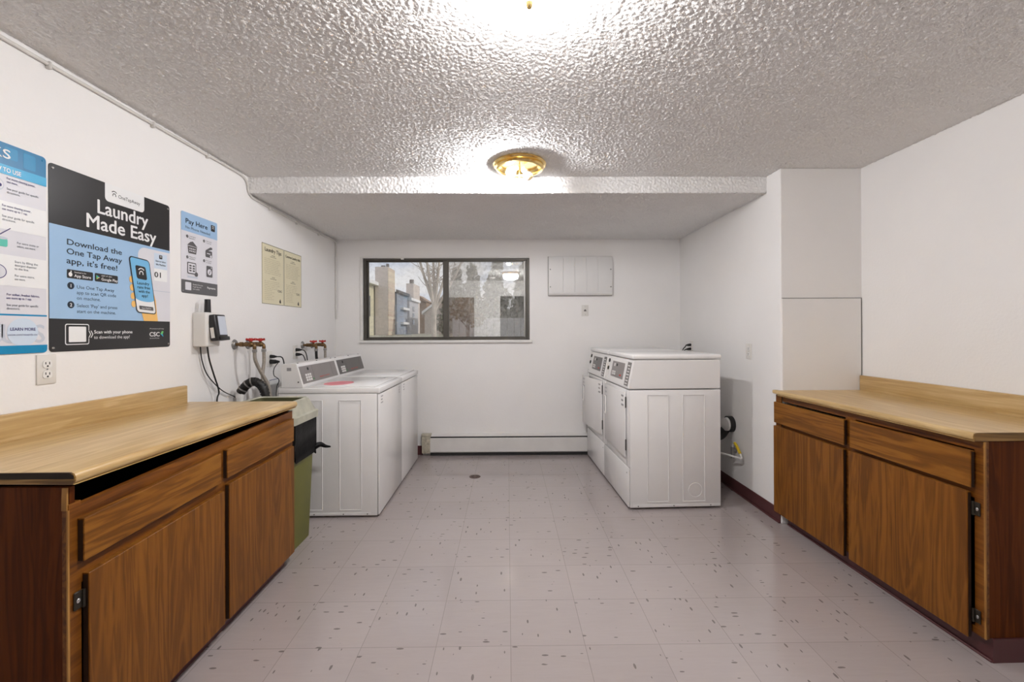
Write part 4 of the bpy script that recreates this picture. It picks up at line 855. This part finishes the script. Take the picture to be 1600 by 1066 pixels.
# ================================================================== CARD READER, OUTLETS, PLUGS
def card_reader():
    t = thing('card_reader', 'white wall-mounted card reader with black screen and stub antenna on the left wall', 'card reader', (LX, 2.56, 1.20))
    b = BM(); box(b, LX, -1.708, 2.500, 2.625, 1.205, 1.402, 0.008, 3); part('housing', b, 'device_white', t)
    b = BM(); cyl(b, (-1.728, 2.545, 1.402), (-1.728, 2.545, 1.478), 0.0175, 0.0150, 24); part('antenna', b, 'device_black', t)
    M = Matrix.Translation((-1.706, 2.578, 1.307)) @ Matrix.Rotation(math.radians(-8), 4, 'Y')
    b = BM(); box(b, -0.004, 0.040, -0.052, 0.046, -0.072, 0.080, 0.007, 3); tm = part('terminal', b, 'device_black', t, mtx=M)
    b = BM(); box(b, 0.0405, 0.0415, -0.028, 0.038, -0.040, 0.070, 0.001, 1); part('screen', b, 'screen_pale', tm, mtx=M)
    b = BM(); box(b, 0.034, 0.050, -0.038, 0.046, -0.072, -0.050, 0.004, 2); part('card_slot', b, 'device_black', tm, mtx=M)
    b = BM(); box(b, 0.005, 0.025, -0.0535, -0.0518, -0.055, 0.005); part('sticker', b, 'device_white', tm, mtx=M)
def outlet(label, loc, rz, kind='duplex', loc_free=True):
    """plate in its own frame: x across, y out of the wall, z up"""
    t = thing('wall_outlet', label, 'outlet' if kind == 'duplex' else 'wall plate', loc, (0, 0, rz), local=True)
    b = BM(); box(b, -0.036, 0.036, 0.0, 0.006, -0.0575, 0.0575, 0.003, 2); part('plate', b, 'ivory_plastic', t)
    if kind == 'duplex':
        for z in (-0.020, 0.020):
            b = BM(); prism(b, [(p[0], p[1] + z) for p in rr_pts(-0.017, -0.0145, 0.017, 0.0145, 0.010)], 1, 0.006, 0.0085); r = part('socket_face', b, 'white_plastic', t)
            b = BM(); box(b, -0.0085, -0.0055, 0.0085, 0.009, z - 0.002, z + 0.008); box(b, 0.0055, 0.0085, 0.0085, 0.009, z - 0.001, z + 0.008); cyl(b, (0, 0.0083, z - 0.008), (0, 0.009, z - 0.008), 0.0035, n=12); part('slots', b, 'slot_dark', r)
        b = BM(); cyl(b, (0, 0.006, 0), (0, 0.0078, 0), 0.003, n=12); part('screw', b, 'chrome', t)
    else:
        b = BM(); prism(b, [(-0.014, -0.008), (0.014, -0.008), (0.010, 0.006), (0, 0.014), (-0.010, 0.006)], 1, 0.006, 0.010); part('port', b, 'ink_grey', t)
        for z in (-0.042, 0.042):
            b = BM(); cyl(b, (0, 0.006, z), (0, 0.0075, z), 0.003, n=12); part('screw', b, 'chrome', t)
    return t
def plug(label, base, d, pts, r=0.004, body=(0.013, 0.045), group=None):
    """black plug standing out of an outlet along d, then its cord"""
    t = thing('power_plug', label, 'plug', base, group=group)
    p0 = Vector(base); d = Vector(d).normalized()
    b = BM(); cyl(b, p0 + d * 0.001, p0 + d * body[1] * 0.65, body[0], body[0] * 0.9, 16); cyl(b, p0 + d * body[1] * 0.65, p0 + d * body[1] * 1.1, body[0] * 0.8, body[0] * 0.4, 16); part('plug_body', b, 'rubber_black', t)
    b = BM(); tube(b, [p0 + d * body[1] * 1.05] + pts, r, 8); part('cord', b, 'rubber_black', t)
def electrics():
    outlet('white double outlet under the blue poster, above the left countertop', (LX, 1.712, 1.148), -PI / 2)
    outlet('white outlet plate with two black plugs behind the near washer', (LX, 3.30, 1.085), -PI / 2)
    outlet('white outlet plate with two black plugs nearest the Laundry Tips notice', (LX, 3.70, 1.118), -PI / 2)
    outlet('white outlet plate with two black plugs just above the dryer tops', (RX, 4.29, 1.125), PI / 2)
    outlet('empty white outlet on the bare right wall beside the jog', (RX, 3.268, 1.128), PI / 2)
    outlet('small white wall plate with one port below the painted cover', (0.815, BY, 1.498), PI, 'port')
    xp = LX + 0.009
    plug('upper black plug behind the near washer', (xp, 3.30, 1.105), (1, 0, -0.05), [Vector((-1.700, 3.33, 1.090)), Vector((-1.690, 3.34, 1.00)), Vector((-1.70, 3.35, 0.88)), Vector((-1.70, 3.35, 0.55))], 0.0045)
    plug('lower bulky black plug behind the near washer', (xp, 3.30, 1.065), (1, 0, 0), [Vector((-1.715, 3.24, 1.02)), Vector((-1.712, 3.23, 0.97)), Vector((-1.690, 3.26, 0.93)), Vector((-1.70, 3.24, 0.86)), Vector((-1.70, 3.24, 0.60))], 0.0028, (0.017, 0.062))
    plug('upper black plug nearest the Laundry Tips notice', (xp, 3.70, 1.138), (1, 0, -0.02), [Vector((-1.705, 3.705, 1.125)), Vector((-1.688, 3.71, 1.07)), Vector((-1.684, 3.71, 0.95)), Vector((-1.70, 3.71, 0.6))])
    plug('lower black plug nearest the Laundry Tips notice', (xp, 3.70, 1.098), (1, 0, 0), [Vector((-1.708, 3.69, 1.085)), Vector((-1.692, 3.69, 1.03)), Vector((-1.690, 3.69, 0.92)), Vector((-1.70, 3.69, 0.6))])
    xr = RX - 0.009
    plug('upper black plug in the outlet above the dryer tops', (xr, 4.29, 1.145), (-1, 0, -0.1), [Vector((1.745, 4.28, 1.125)), Vector((1.715, 4.27, 1.085)), Vector((1.70, 4.26, 0.95)), Vector((1.72, 4.25, 0.6))], 0.005)
    plug('lower black plug in the outlet above the dryer tops', (xr, 4.29, 1.105), (-1, 0, -0.1), [Vector((1.745, 4.30, 1.090)), Vector((1.720, 4.30, 1.050)), Vector((1.71, 4.30, 0.9)), Vector((1.73, 4.31, 0.6))], 0.005)
    b = BM(); tube(b, [(-1.742, 2.562, 1.206), (-1.740, 2.575, 1.13), (-1.738, 2.61, 1.04), (-1.744, 2.665, 0.93), (-1.75, 2.655, 0.86), (-1.75, 2.65, 0.55), (-1.74, 2.66, 0.30)], 0.0045, 8)
    solo('black_cable', b, 'rubber_black', 'thicker black cable hanging straight down from the card reader', 'cable', (-1.742, 2.562, 1.206))
    b = BM(); tube(b, [(-1.760, 2.530, 1.206), (-1.760, 2.545, 1.12), (-1.760, 2.595, 1.03), (-1.762, 2.72, 0.93), (-1.770, 2.86, 0.868), (-1.770, 2.93, 0.82), (-1.770, 2.95, 0.55)], 0.0032, 8)
    solo('black_cable', b, 'rubber_black', 'thin black cable swinging from the card reader towards the washers', 'cable', (-1.760, 2.530, 1.206))
    b = BM(); tube(b, [(-1.600, 3.05, 0.80), (-1.592, 3.06, 0.89), (-1.576, 3.08, 0.9045), (-1.574, 3.20, 0.9045), (-1.575, 3.40, 0.9045)], 0.004, 8)
    solo('white_cable', b, 'white_plastic', 'thin white cable lying across the back edge of the near washer', 'cable', (-1.600, 3.05, 0.80))

# ================================================================== PLUMBING
def faucet(label, y, z, reach):
    t = thing('wall_faucet', label, 'faucet', (LX, y, z), group='red-handled washer faucets on the left wall')
    b = BM(); cyl(b, (LX, y, z), (LX + 0.006, y, z), 0.034, 0.030, 28); cyl(b, (LX + 0.006, y, z), (LX + 0.012, y, z), 0.024, 0.018, 24); part('escutcheon', b, 'galvanised', t)
    xe = LX + reach
    b = BM(); cyl(b, (LX + 0.01, y, z), (xe - 0.02, y, z), 0.0105, n=16); cyl(b, (LX + 0.035, y, z), (LX + 0.058, y, z), 0.016, n=6); cyl(b, (xe - 0.058, y, z), (xe - 0.036, y, z), 0.0165, n=6)
    ball(b, (xe - 0.022, y, z), 0.019, (1.2, 1, 0.95), 16, 10); cyl(b, (xe - 0.022, y, z), (xe - 0.022, y, z + 0.026), 0.010, 0.008, 14)
    tube(b, [(xe - 0.015, y, z), (xe - 0.003, y, z - 0.004), (xe + 0.002, y, z - 0.016), (xe + 0.002, y, z - 0.032)], 0.0115, 12, 4); part('valve_body', b, 'brass_pipe', t)
    b = BM(); cx, cz = xe - 0.022, z + 0.030
    cyl(b, (cx, y, cz - 0.010), (cx, y, cz + 0.008), 0.012, n=14); 
    for k in range(4):
        a = PI / 4 * 0.4 + k * PI / 2; dx, dy = math.cos(a), math.sin(a)
        cyl(b, (cx + dx * 0.008, y + dy * 0.008, cz), (cx + dx * 0.028, y + dy * 0.028, cz + 0.004), 0.0062, 0.0085, 10)
    part('handle', b, 'red_handle', t)
    b = BM(); cyl(b, (xe + 0.002, y, z - 0.052), (xe + 0.002, y, z - 0.034), 0.0155, n=8); part('hose_nut', b, 'galvanised', t)
    return xe + 0.002
def plumbing():
    A = faucet('first red-handled faucet from the near end, beside the card reader', 2.885, 1.207, 0.128)
    B = faucet('second red-handled faucet from the near end, right beside the first', 3.035, 1.204, 0.106)
    C = faucet('third red-handled faucet from the near end, feeding a black hose', 3.834, 1.172, 0.118)
    D = faucet('red-handled faucet closest to the back wall', 4.02, 1.170, 0.118)
    b = BM(); tube(b, [(A, 2.885, 1.154), (A + 0.003, 2.89, 1.10), (A + 0.020, 2.925, 1.02), (A + 0.046, 2.955, 0.94), (A + 0.055, 2.965, 0.87), (A + 0.06, 2.965, 0.7), (A + 0.05, 2.97, 0.45)], 0.0115, 12)
    solo('water_hose', b, 'braided_hose', 'grey hose curving down from the first faucet behind the bin', 'hose', (A, 2.885, 1.154))
    b = BM(); tube(b, [(B, 3.035, 1.151), (B + 0.001, 3.034, 1.08), (B - 0.001, 3.02, 1.0), (B + 0.010, 3.01, 0.92), (B + 0.02, 3.005, 0.84), (B + 0.02, 3.0, 0.65), (B - 0.02, 3.0, 0.40)], 0.0115, 12)
    solo('water_hose', b, 'braided_hose', 'grey hose hanging straight down from the second faucet', 'hose', (B, 3.035, 1.151))
    b = BM(); tube(b, [(C, 3.834, 1.119), (C + 0.002, 3.836, 1.06), (C + 0.018, 3.84, 0.97), (C + 0.02, 3.84, 0.86), (C, 3.84, 0.5)], 0.0115, 12)
    solo('water_hose', b, 'rubber_black', 'black hose running down from the third faucet', 'hose', (C, 3.834, 1.119))
    b = BM(); tube(b, [(D, 4.02, 1.117), (D + 0.001, 4.02, 1.05), (D + 0.004, 4.02, 0.95), (D, 4.02, 0.8), (D - 0.01, 4.02, 0.5)], 0.0115, 12)
    solo('water_hose', b, 'braided_hose', 'grey hose below the faucet closest to the back wall', 'hose', (D, 4.02, 1.117))
    # drain hose arching into a white standpipe
    t = thing('drain_hose', 'fat black ribbed drain hose arching into the wall beside the bin', 'hose', (-1.70, 2.87, 0.85))
    path = smooth_path([(-1.57, 2.875, 0.70), (-1.575, 2.872, 0.86), (-1.60, 2.87, 0.935), (-1.645, 2.862, 0.966), (-1.69, 2.855, 0.945), (-1.727, 2.848, 0.895)], 8)
    b = BM(); tube(b, path, 0.024, 16, smooth=False); part('hose_tube', b, 'rubber_black', t)
    for i in range(8, len(path) - 1, 2):
        b = BM(); d = (path[i + 1] - path[i - 1]).normalized(); cyl(b, path[i] - d * 0.006, path[i] + d * 0.006, 0.028, n=20); part('rib', b, 'rubber_black', t)
    for i in (26, 31, 36):
        b = BM(); d = (path[i + 1] - path[i - 1]).normalized(); cyl(b, path[i] - d * 0.004, path[i] + d * 0.004, 0.0305, n=20); part('clamp', b, 'galvanised', t, 'grey metal clamp')
    b = BM(); cyl(b, (-1.727, 2.848, 0.0), (-1.727, 2.848, 0.876), 0.021, n=20); cyl(b, (-1.727, 2.848, 0.865), (-1.727, 2.848, 0.890), 0.026, n=20)
    solo('standpipe', b, 'white_plastic', 'white standpipe taking the black drain hose behind the bin', 'pipe', (-1.727, 2.848, 0))
    # behind the dryers: vent and gas line on the right wall
    t = thing('dryer_vent', 'round white dryer vent with black collar low on the right wall', 'vent', (RX, 3.50, 0.50))
    b = BM(); cyl(b, (RX, 3.525, 0.528), (RX - 0.04, 3.525, 0.528), 0.064, 0.064, 28); part('collar', b, 'rubber_black', t)
    b = BM(); cyl(b, (RX - 0.034, 3.520, 0.528), (RX - 0.062, 3.515, 0.528), 0.056, 0.050, 28); part('cap', b, 'white_plastic', t)
    b = BM(); tube(b, [(RX - 0.055, 3.53, 0.480), (RX - 0.085, 3.55, 0.43), (RX - 0.16, 3.58, 0.40), (RX - 0.22, 3.6, 0.36)], 0.036, 16); part('duct', b, 'rubber_black', t)
    t = thing('gas_line', 'looped white and yellow gas line on the right wall behind the near dryer', 'gas line', (RX, 3.42, 0.33))
    b = BM(); cyl(b, (RX, 3.46, 0.33), (RX - 0.03, 3.46, 0.33), 0.016, n=14); cyl(b, (RX - 0.028, 3.46, 0.36), (RX - 0.028, 3.46, 0.27), 0.014, n=14); part('shutoff_valve', b, 'galvanised', t)
    b = BM(); tube(b, [(RX - 0.028, 3.46, 0.355), (RX - 0.035, 3.44, 0.395), (RX - 0.045, 3.40, 0.405), (RX - 0.05, 3.35, 0.385), (RX - 0.048, 3.30, 0.335), (RX - 0.055, 3.29, 0.318), (RX - 0.075, 3.34, 0.315), (RX - 0.12, 3.45, 0.312), (RX - 0.20, 3.52, 0.30)], 0.0075, 10); part('flexible_tube', b, 'white_plastic', t)
    b = BM(); tube(b, [(RX - 0.045, 3.395, 0.406), (RX - 0.05, 3.35, 0.387), (RX - 0.048, 3.31, 0.345)], 0.011, 10); part('tag_sleeve', b, 'yellow_tube', t, 'yellow sleeve on the gas line')

# ================================================================== BACK WALL AND TRIM THINGS
def wall_tag():
    t = thing('wall_tag', 'small white tag with blue outline on the wall behind the near washer', 'tag', (LX, 3.29, 0.78), WALL_ROT, local=True)
    b = BM(); box(b, 0, 0.150, 0, 0.155, 0.0002, 0.0018); part('sheet', b, 'p_white', t)
    a = Art(t)
    for r in ((0.008, 0.008, 0.012, 0.147), (0.138, 0.008, 0.142, 0.147), (0.012, 0.143, 0.138, 0.147), (0.012, 0.008, 0.138, 0.012)): a.rect('outline', 'p_indigo', *r, 0)
    a.done()
def back_wall_things():
    t = thing('baseboard_heater', 'long white baseboard heater along the back wall with stained end cap', 'heater', (0.0, BY, 0))
    x0, x1 = -0.80, 1.62
    b = BM(); box(b, x0, x1, BY - 0.012, BY, 0.02, 0.222, 0.002, 1); prism(b, [(BY - 0.012, 0.222), (BY - 0.058, 0.205), (BY - 0.058, 0.200), (BY - 0.012, 0.214)], 0, x0, x1); part('back_plate', b, 'heater_white', t)
    b = BM(); prism(b, [(BY - 0.060, 0.180), (BY - 0.054, 0.186), (BY - 0.050, 0.180), (BY - 0.056, 0.172), (BY - 0.056, 0.046), (BY - 0.048, 0.036), (BY - 0.052, 0.034), (BY - 0.062, 0.044)], 0, x0, x1); part('front_cover', b, 'heater_white', t)
    b = BM(); box(b, x0, x1, BY - 0.044, BY - 0.014, 0.004, 0.19); part('fin_shade', b, 'gap_dark', t)  # near-black fin core, run low to paint shade into the gap below the cover
    b = BM(); box(b, -0.885, -0.798, BY - 0.066, BY, 0.030, 0.208, 0.005); box(b, -0.890, -0.790, BY - 0.070, BY, 0.200, 0.228, 0.006); part('end_cap', b, 'heater_stained', t, 'yellowed stained end cap')
    t = thing('wall_cover', 'white painted ribbed panel covering an old air-conditioner opening', 'wall cover', (0.76, BY, 1.86))
    x0, x1, z0, z1, y = 0.430, 1.094, 1.657, 2.058, 4.530
    b = BM(); box(b, x0, x1, y, BY, z0, z1, 0.006, 2); cv = part('cover_box', b, 'painted_cover', t)
    b = BM(); box(b, x0 - 0.003, x1 + 0.003, BY - 0.008, BY, z0 - 0.003, z1 + 0.005); part('shadow_line', b, 'ink_grey', t)  # grey rim painted as the shadow line round the cover
    b = BM()
    for k in range(1, 5): x = x0 + 0.03 + (x1 - x0 - 0.06) * k / 5; box(b, x - 0.004, x + 0.004, y - 0.007, y, z0 + 0.030, z1 - 0.016, 0.002, 1)
    box(b, x0 + 0.004, x1 - 0.004, y - 0.010, y, z0 + 0.012, z0 + 0.028, 0.0015, 1); part('ribs', b, 'painted_cover', t)
    for x in (x0 + 0.018, x1 - 0.018):
        for z in (z0 + 0.022, z0 + 0.085, z1 - 0.135):
            b = BM(); cyl(b, (x, y, z), (x, y - 0.006, z), 0.007, n=14); part('screw', b, 'galvanised', t)
    t = thing('floor_drain', 'small round dark metal drain cover in the floor near the back', 'drain', (-0.292, 3.878, 0), local=True)
    b = BM(); lathe(b, [(0.0, 0.0025), (0.044, 0.0025), (0.050, 0.001), (0.050, 0.0)], n=32); part('cover', b, 'drain_metal', t)
    b = BM()
    for k in range(6):
        a = k * PI / 3; cyl(b, (0.026 * math.cos(a), 0.026 * math.sin(a), 0.0025), (0.026 * math.cos(a), 0.026 * math.sin(a), 0.0030), 0.006, n=12)
    part('holes', b, 'gap_dark', t)
    t = thing('cable_raceway', 'thin off-white cable clipped along the top of the left wall', 'cable', (LX, 1.0, CH - 0.03))
    r = 0.0075; x = LX + r + 0.001
    b = BM(); tube(b, [(x, RY + 0.02, 2.318), (x, 0.8, 2.326), (x, 1.6, 2.331), (x, 2.4, 2.338), (x, 2.86, 2.343), (x, 2.98, 2.335), (x, 3.025, 2.30), (x, 3.032, 2.262), (x, 3.06, 2.236), (x, 3.14, 2.224), (x, 3.7, 2.216), (x, 4.2, 2.217), (x, 4.52, 2.222), (x, 4.565, 2.19), (x, 4.568, 2.05), (x, 4.566, 1.8), (x, 4.566, 1.46), (x + 0.004, 4.560, 1.43)], r, 8, 6); part('cable', b, 'raceway', t)
    for y, z in ((1.18, 2.329), (1.72, 2.332), (2.22, 2.336), (2.62, 2.340), (3.30, 2.221), (3.72, 2.216), (4.15, 2.216)):
        b = BM(); box(b, LX, LX + 0.019, y - 0.006, y + 0.006, z - 0.020, z + 0.010, 0.003, 1); part('clip', b, 'raceway', t)
    t = thing('smoke_detector', 'low round white detector on the ceiling close to the rear wall', 'detector', (-0.30, 0.45, CH), local=True)
    b = BM(); lathe(b, [(0.0, -0.036), (0.040, -0.036), (0.062, -0.026), (0.068, 0.0)], n=32); part('detector_body', b, 'white_plastic', t)

# ================================================================== OUTSIDE THE WINDOW
GZ = 0.95
def outdoors():
    b = BM(); box(b, -60, 60, 4.9, 120, GZ - 0.2, GZ); struct('ground', b, 'lawn')
    def bx(*a): b = BM(); box(b, *a); return b
    # yellow-sided house with the tall chimney, far left
    t = thing('house', 'pale yellow house with tall tan brick chimney at the left of the window', 'house', (-13, 38, GZ))
    part('wall', bx(-19, -12.0, 31, 45.2, GZ, 5.5), 'siding_yellow', t)
    b = BM(); prism(b, [(-19.4, 5.5), (-11.55, 5.4), (-11.55, 5.7), (-15.5, 7.2)], 1, 30.5, 45.7); part('roof', b, 'outdoor_white', t)
    ch = part('chimney', bx(-11.86, -10.72, 39.5, 41.8, GZ, 7.1), 'stucco_beige', t)
    part('brick_face', bx(-10.72, -10.68, 39.5, 41.8, GZ, 7.05), 'tan_brick', ch)
    b = BM(); cyl(b, (-11.4, 40.5, 7.1), (-11.4, 40.5, 7.35), 0.20); cyl(b, (-11.0, 40.5, 7.1), (-11.0, 40.5, 7.5), 0.14); part('flue', b, 'roof_dark', ch)
    for y in (34.0, 37.5): part('window', bx(-12.02, -11.95, y, y + 0.9, 2.6, 4.4), 'outdoor_glass', t)
    # row house with the second chimney
    t = thing('house', 'grey-blue row house with white balcony bands and second chimney', 'house', (-12.5, 52, GZ))
    w1 = part('wall', bx(-18, -11.55, 46.0, 50.8, GZ, 5.5), 'siding_blue', t); part('wall', bx(-18, -11.35, 51, 56, GZ, 4.9), 'siding_grey', t)
    b = BM(); prism(b, [(-18, 5.5), (-11.3, 5.3), (-11.3, 5.6), (-15, 6.6)], 1, 45.9, 51); part('roof', b, 'roof_dark', t)
    b = BM(); prism(b, [(-18, 5.0), (-11.1, 4.9), (-11.1, 5.2), (-15, 6.2)], 1, 51, 56.3); part('roof', b, 'outdoor_white', t)
    for z in (3.9, 2.3): part('balcony', bx(-11.56, -11.2, 47.5, 50.5, z - 0.25, z), 'outdoor_white', t)
    for z in (4.0, 3.2, 2.4): part('window', bx(-11.36, -11.30, 52.6, 53.5, z - 0.3, z + 0.25), 'outdoor_glass', t)
    c2 = part('chimney', bx(-13.1, -12.15, 57, 61.0, GZ, 7.5), 'stucco_beige', t); b = BM(); cyl(b, (-12.6, 58, 7.5), (-12.6, 58, 8.1), 0.28); part('flue', b, 'roof_dark', c2)
    # brown house
    t = thing('house', 'brown wooden house beyond the bare tree', 'house', (-11.3, 66, GZ))
    part('wall', bx(-14.5, -11.5, 62.5, 68, GZ, 5.6), 'brown_siding', t); b = BM(); prism(b, [(-14.8, 5.6), (-11.3, 5.5), (-13.0, 6.6)], 1, 62.2, 68.4); part('roof', b, 'brown_siding', t)
    # beige gable
    t = thing('house', 'beige house gable with white roof edge behind the bare tree', 'house', (-8, 50, GZ))
    b = BM(); prism(b, [(-9.4, GZ), (-9.4, 3.4), (-6.8, 5.4), (-4.2, 3.4), (-4.2, GZ)], 1, 50, 56); part('wall', b, 'stucco_beige', t)
    b = BM(); prism(b, [(-9.7, 3.2), (-9.7, 3.5), (-6.8, 5.7), (-3.9, 3.5), (-3.9, 3.2), (-6.8, 5.4)], 1, 49.7, 56.3); part('roof', b, 'outdoor_white', t)
    # bare tree near the window
    t = thing('bare_tree', 'leafless grey tree with several upright limbs outside the window', 'tree', (-2.0, 14.5, GZ))
    def limb(p, r): b = BM(); tube(b, p, r, 8, 5); return b
    tr = part('trunk', limb([(-2.42, 14.5, GZ - 0.1), (-2.42, 14.5, 1.6), (-2.40, 14.5, 2.25)], (0.085, 0.075)), 'bark', t)
    rnd = random.Random(11)
    for dx, h in ((-0.62, 2.9), (-0.30, 3.1), (-0.05, 3.2), (0.22, 3.1), (0.55, 2.7), (1.0, 2.5)):
        top = Vector((-2.40 + dx * 1.25, 14.5 + rnd.uniform(-0.3, 0.3), 2.2 + h)); st = Vector((-2.40, 14.5, 2.05 + rnd.uniform(-0.1, 0.15)))
        md = st.lerp(top, 0.5) + Vector((dx * 0.12, 0, -0.05))
        lb = part('limb', limb([st, md, top], (0.055, 0.022)), 'bark', t)
        b = BM()
        for k in range(16):
            q = st.lerp(top, rnd.uniform(0.2, 0.95)); e = q + Vector((rnd.uniform(-0.8, 0.8), rnd.uniform(-0.5, 0.5), rnd.uniform(0.15, 0.8))); tube(b, [q, q.lerp(e, 0.5) + Vector((0, 0, -0.05)), e], (0.018, 0.005), 5, 3)
        part('twigs', b, 'bark', lb)
    def leaf_cloud(b, c, R, n, s, rnd):
        for _ in range(n):
            while True:
                v = Vector((rnd.uniform(-1, 1), rnd.uniform(-1, 1), rnd.uniform(-1, 1)))
                if v.length < 1: break
            p = Vector(c) + Vector((v.x * R[0], v.y * R[1], v.z * R[2])); q = Euler((rnd.uniform(0, 6), rnd.uniform(0, 6), rnd.uniform(0, 6))).to_matrix()
            k = s * rnd.uniform(0.6, 1.3); pts = [q @ Vector(w) for w in ((-k, 0, 0), (0, -k * 0.5, 0.1 * k), (k, 0, 0), (0, k * 0.5, 0.1 * k))]
            b.faces.new([b.verts.new(p + w) for w in pts])
    # evergreens
    for i, (x, y, h, R) in enumerate(((-2.9, 36, 5.6, 1.7), (-0.8, 31.5, 5.2, 1.6), (1.3, 27, 4.9, 1.5), (-5.0, 41.5, 6.1, 2.0), (4.6, 33, 5.4, 1.8))):
        lab = ('grey-green evergreen left of centre in the right-hand pane', 'grey-green evergreen in the middle of the right-hand pane', 'grey-green evergreen at the right edge of the right-hand pane', 'farther grey-green evergreen just right of the bare tree', 'grey-green evergreen half hidden past the right window edge')[i]
        t = thing('evergreen_tree', lab, 'tree', (x, y, GZ), group='evergreens behind the right-hand pane')
        b = BM(); cyl(b, (x, y, GZ - 0.1), (x, y, GZ + h * 0.8), 0.16, 0.05, 10); part('trunk', b, 'dark_bark', t)
        b = BM(); rnd = random.Random(20 + i)
        for k in range(7):
            f = k / 6; rr = R * (1.0 - 0.75 * f) * rnd.uniform(0.85, 1.1); leaf_cloud(b, (x + rnd.uniform(-0.2, 0.2), y, GZ + 0.7 + f * (h - 1.0)), (rr, rr, 0.62), int(520 * (rr / R) ** 1.2) + 60, 0.19, rnd)
        part('foliage', b, 'needle_green', t, smooth=False)
    # small brown-leaved tree close to the window
    t = thing('leafy_shrub', 'small tree with dry brown leaves standing just outside the right-hand pane', 'shrub', (-0.72, 9.6, GZ))
    b = BM(); tube(b, [(-0.86, 9.6, GZ - 0.05), (-0.86, 9.6, 1.4), (-0.88, 9.6, 1.75)], (0.045, 0.03), 8, 4); tube(b, [(-0.86, 9.6, 1.35), (-1.1, 9.6, 1.62)], (0.02, 0.012), 6, 3); tube(b, [(-0.86, 9.6, 1.4), (-0.6, 9.6, 1.7)], (0.02, 0.012), 6, 3); part('trunk', b, 'dark_bark', t)
    b = BM(); rnd = random.Random(40); leaf_cloud(b, (-0.98, 9.6, 1.75), (0.28, 0.25, 0.28), 420, 0.05, rnd); leaf_cloud(b, (-0.72, 9.6, 1.55), (0.22, 0.2, 0.18), 200, 0.05, rnd); part('foliage', b, 'dry_leaf', t, smooth=False)
    # wooden fence
    t = thing('fence', 'low grey fence behind the small brown-leaved tree', 'fence', (0.5, 16, GZ))
    b = BM()
    for k in range(22): box(b, -2.0 + k * 0.25, -1.765 + k * 0.25, 16, 16.03, GZ, 1.75, 0.01, 1)
    part('boards', b, 'siding_grey', t)
    b = BM(); box(b, -2.0, 3.5, 16.03, 16.08, 1.55, 1.65); part('rail', b, 'siding_grey', t)

# ================================================================== BUILD
build_room()
build_window()
ceiling_light((0.083, 2.792, CH), 'brass ceiling light without its glass, two bare bulbs, in front of the soffit', False)
ceiling_light((0.066, 1.235, CH), 'brass ceiling light with a glowing glass bowl, farther from the soffit', True)
left_counter(); left_cabinet(); right_counter(); right_cabinet()
washer((-1.239, 3.376, 0), 'white washing machine beside the green bin, pink label on its lid', True)
washer((-1.244, 4.056, 0), 'white washing machine in the corner under the window', False)
_a = math.radians(1.9)
_d = Vector((-math.sin(_a), math.cos(_a), 0))
_p = Vector((0.866, 3.130, 0)) + Vector((math.cos(_a), math.sin(_a), 0)) * 0.3375
_q = _p + _d * 0.340; dryer(tuple(_q), _a, 'white dryer nearer the camera with its door shut', 0.0, False)
_q = _p + _d * 1.024; dryer(tuple(_q), _a, 'white dryer by the back wall with its door ajar', math.radians(5.0), True)
trash_bin()
black_poster(); blue_poster(); pay_sign(); notices()
card_reader(); electrics(); plumbing(); back_wall_things(); wall_tag(); outdoors()
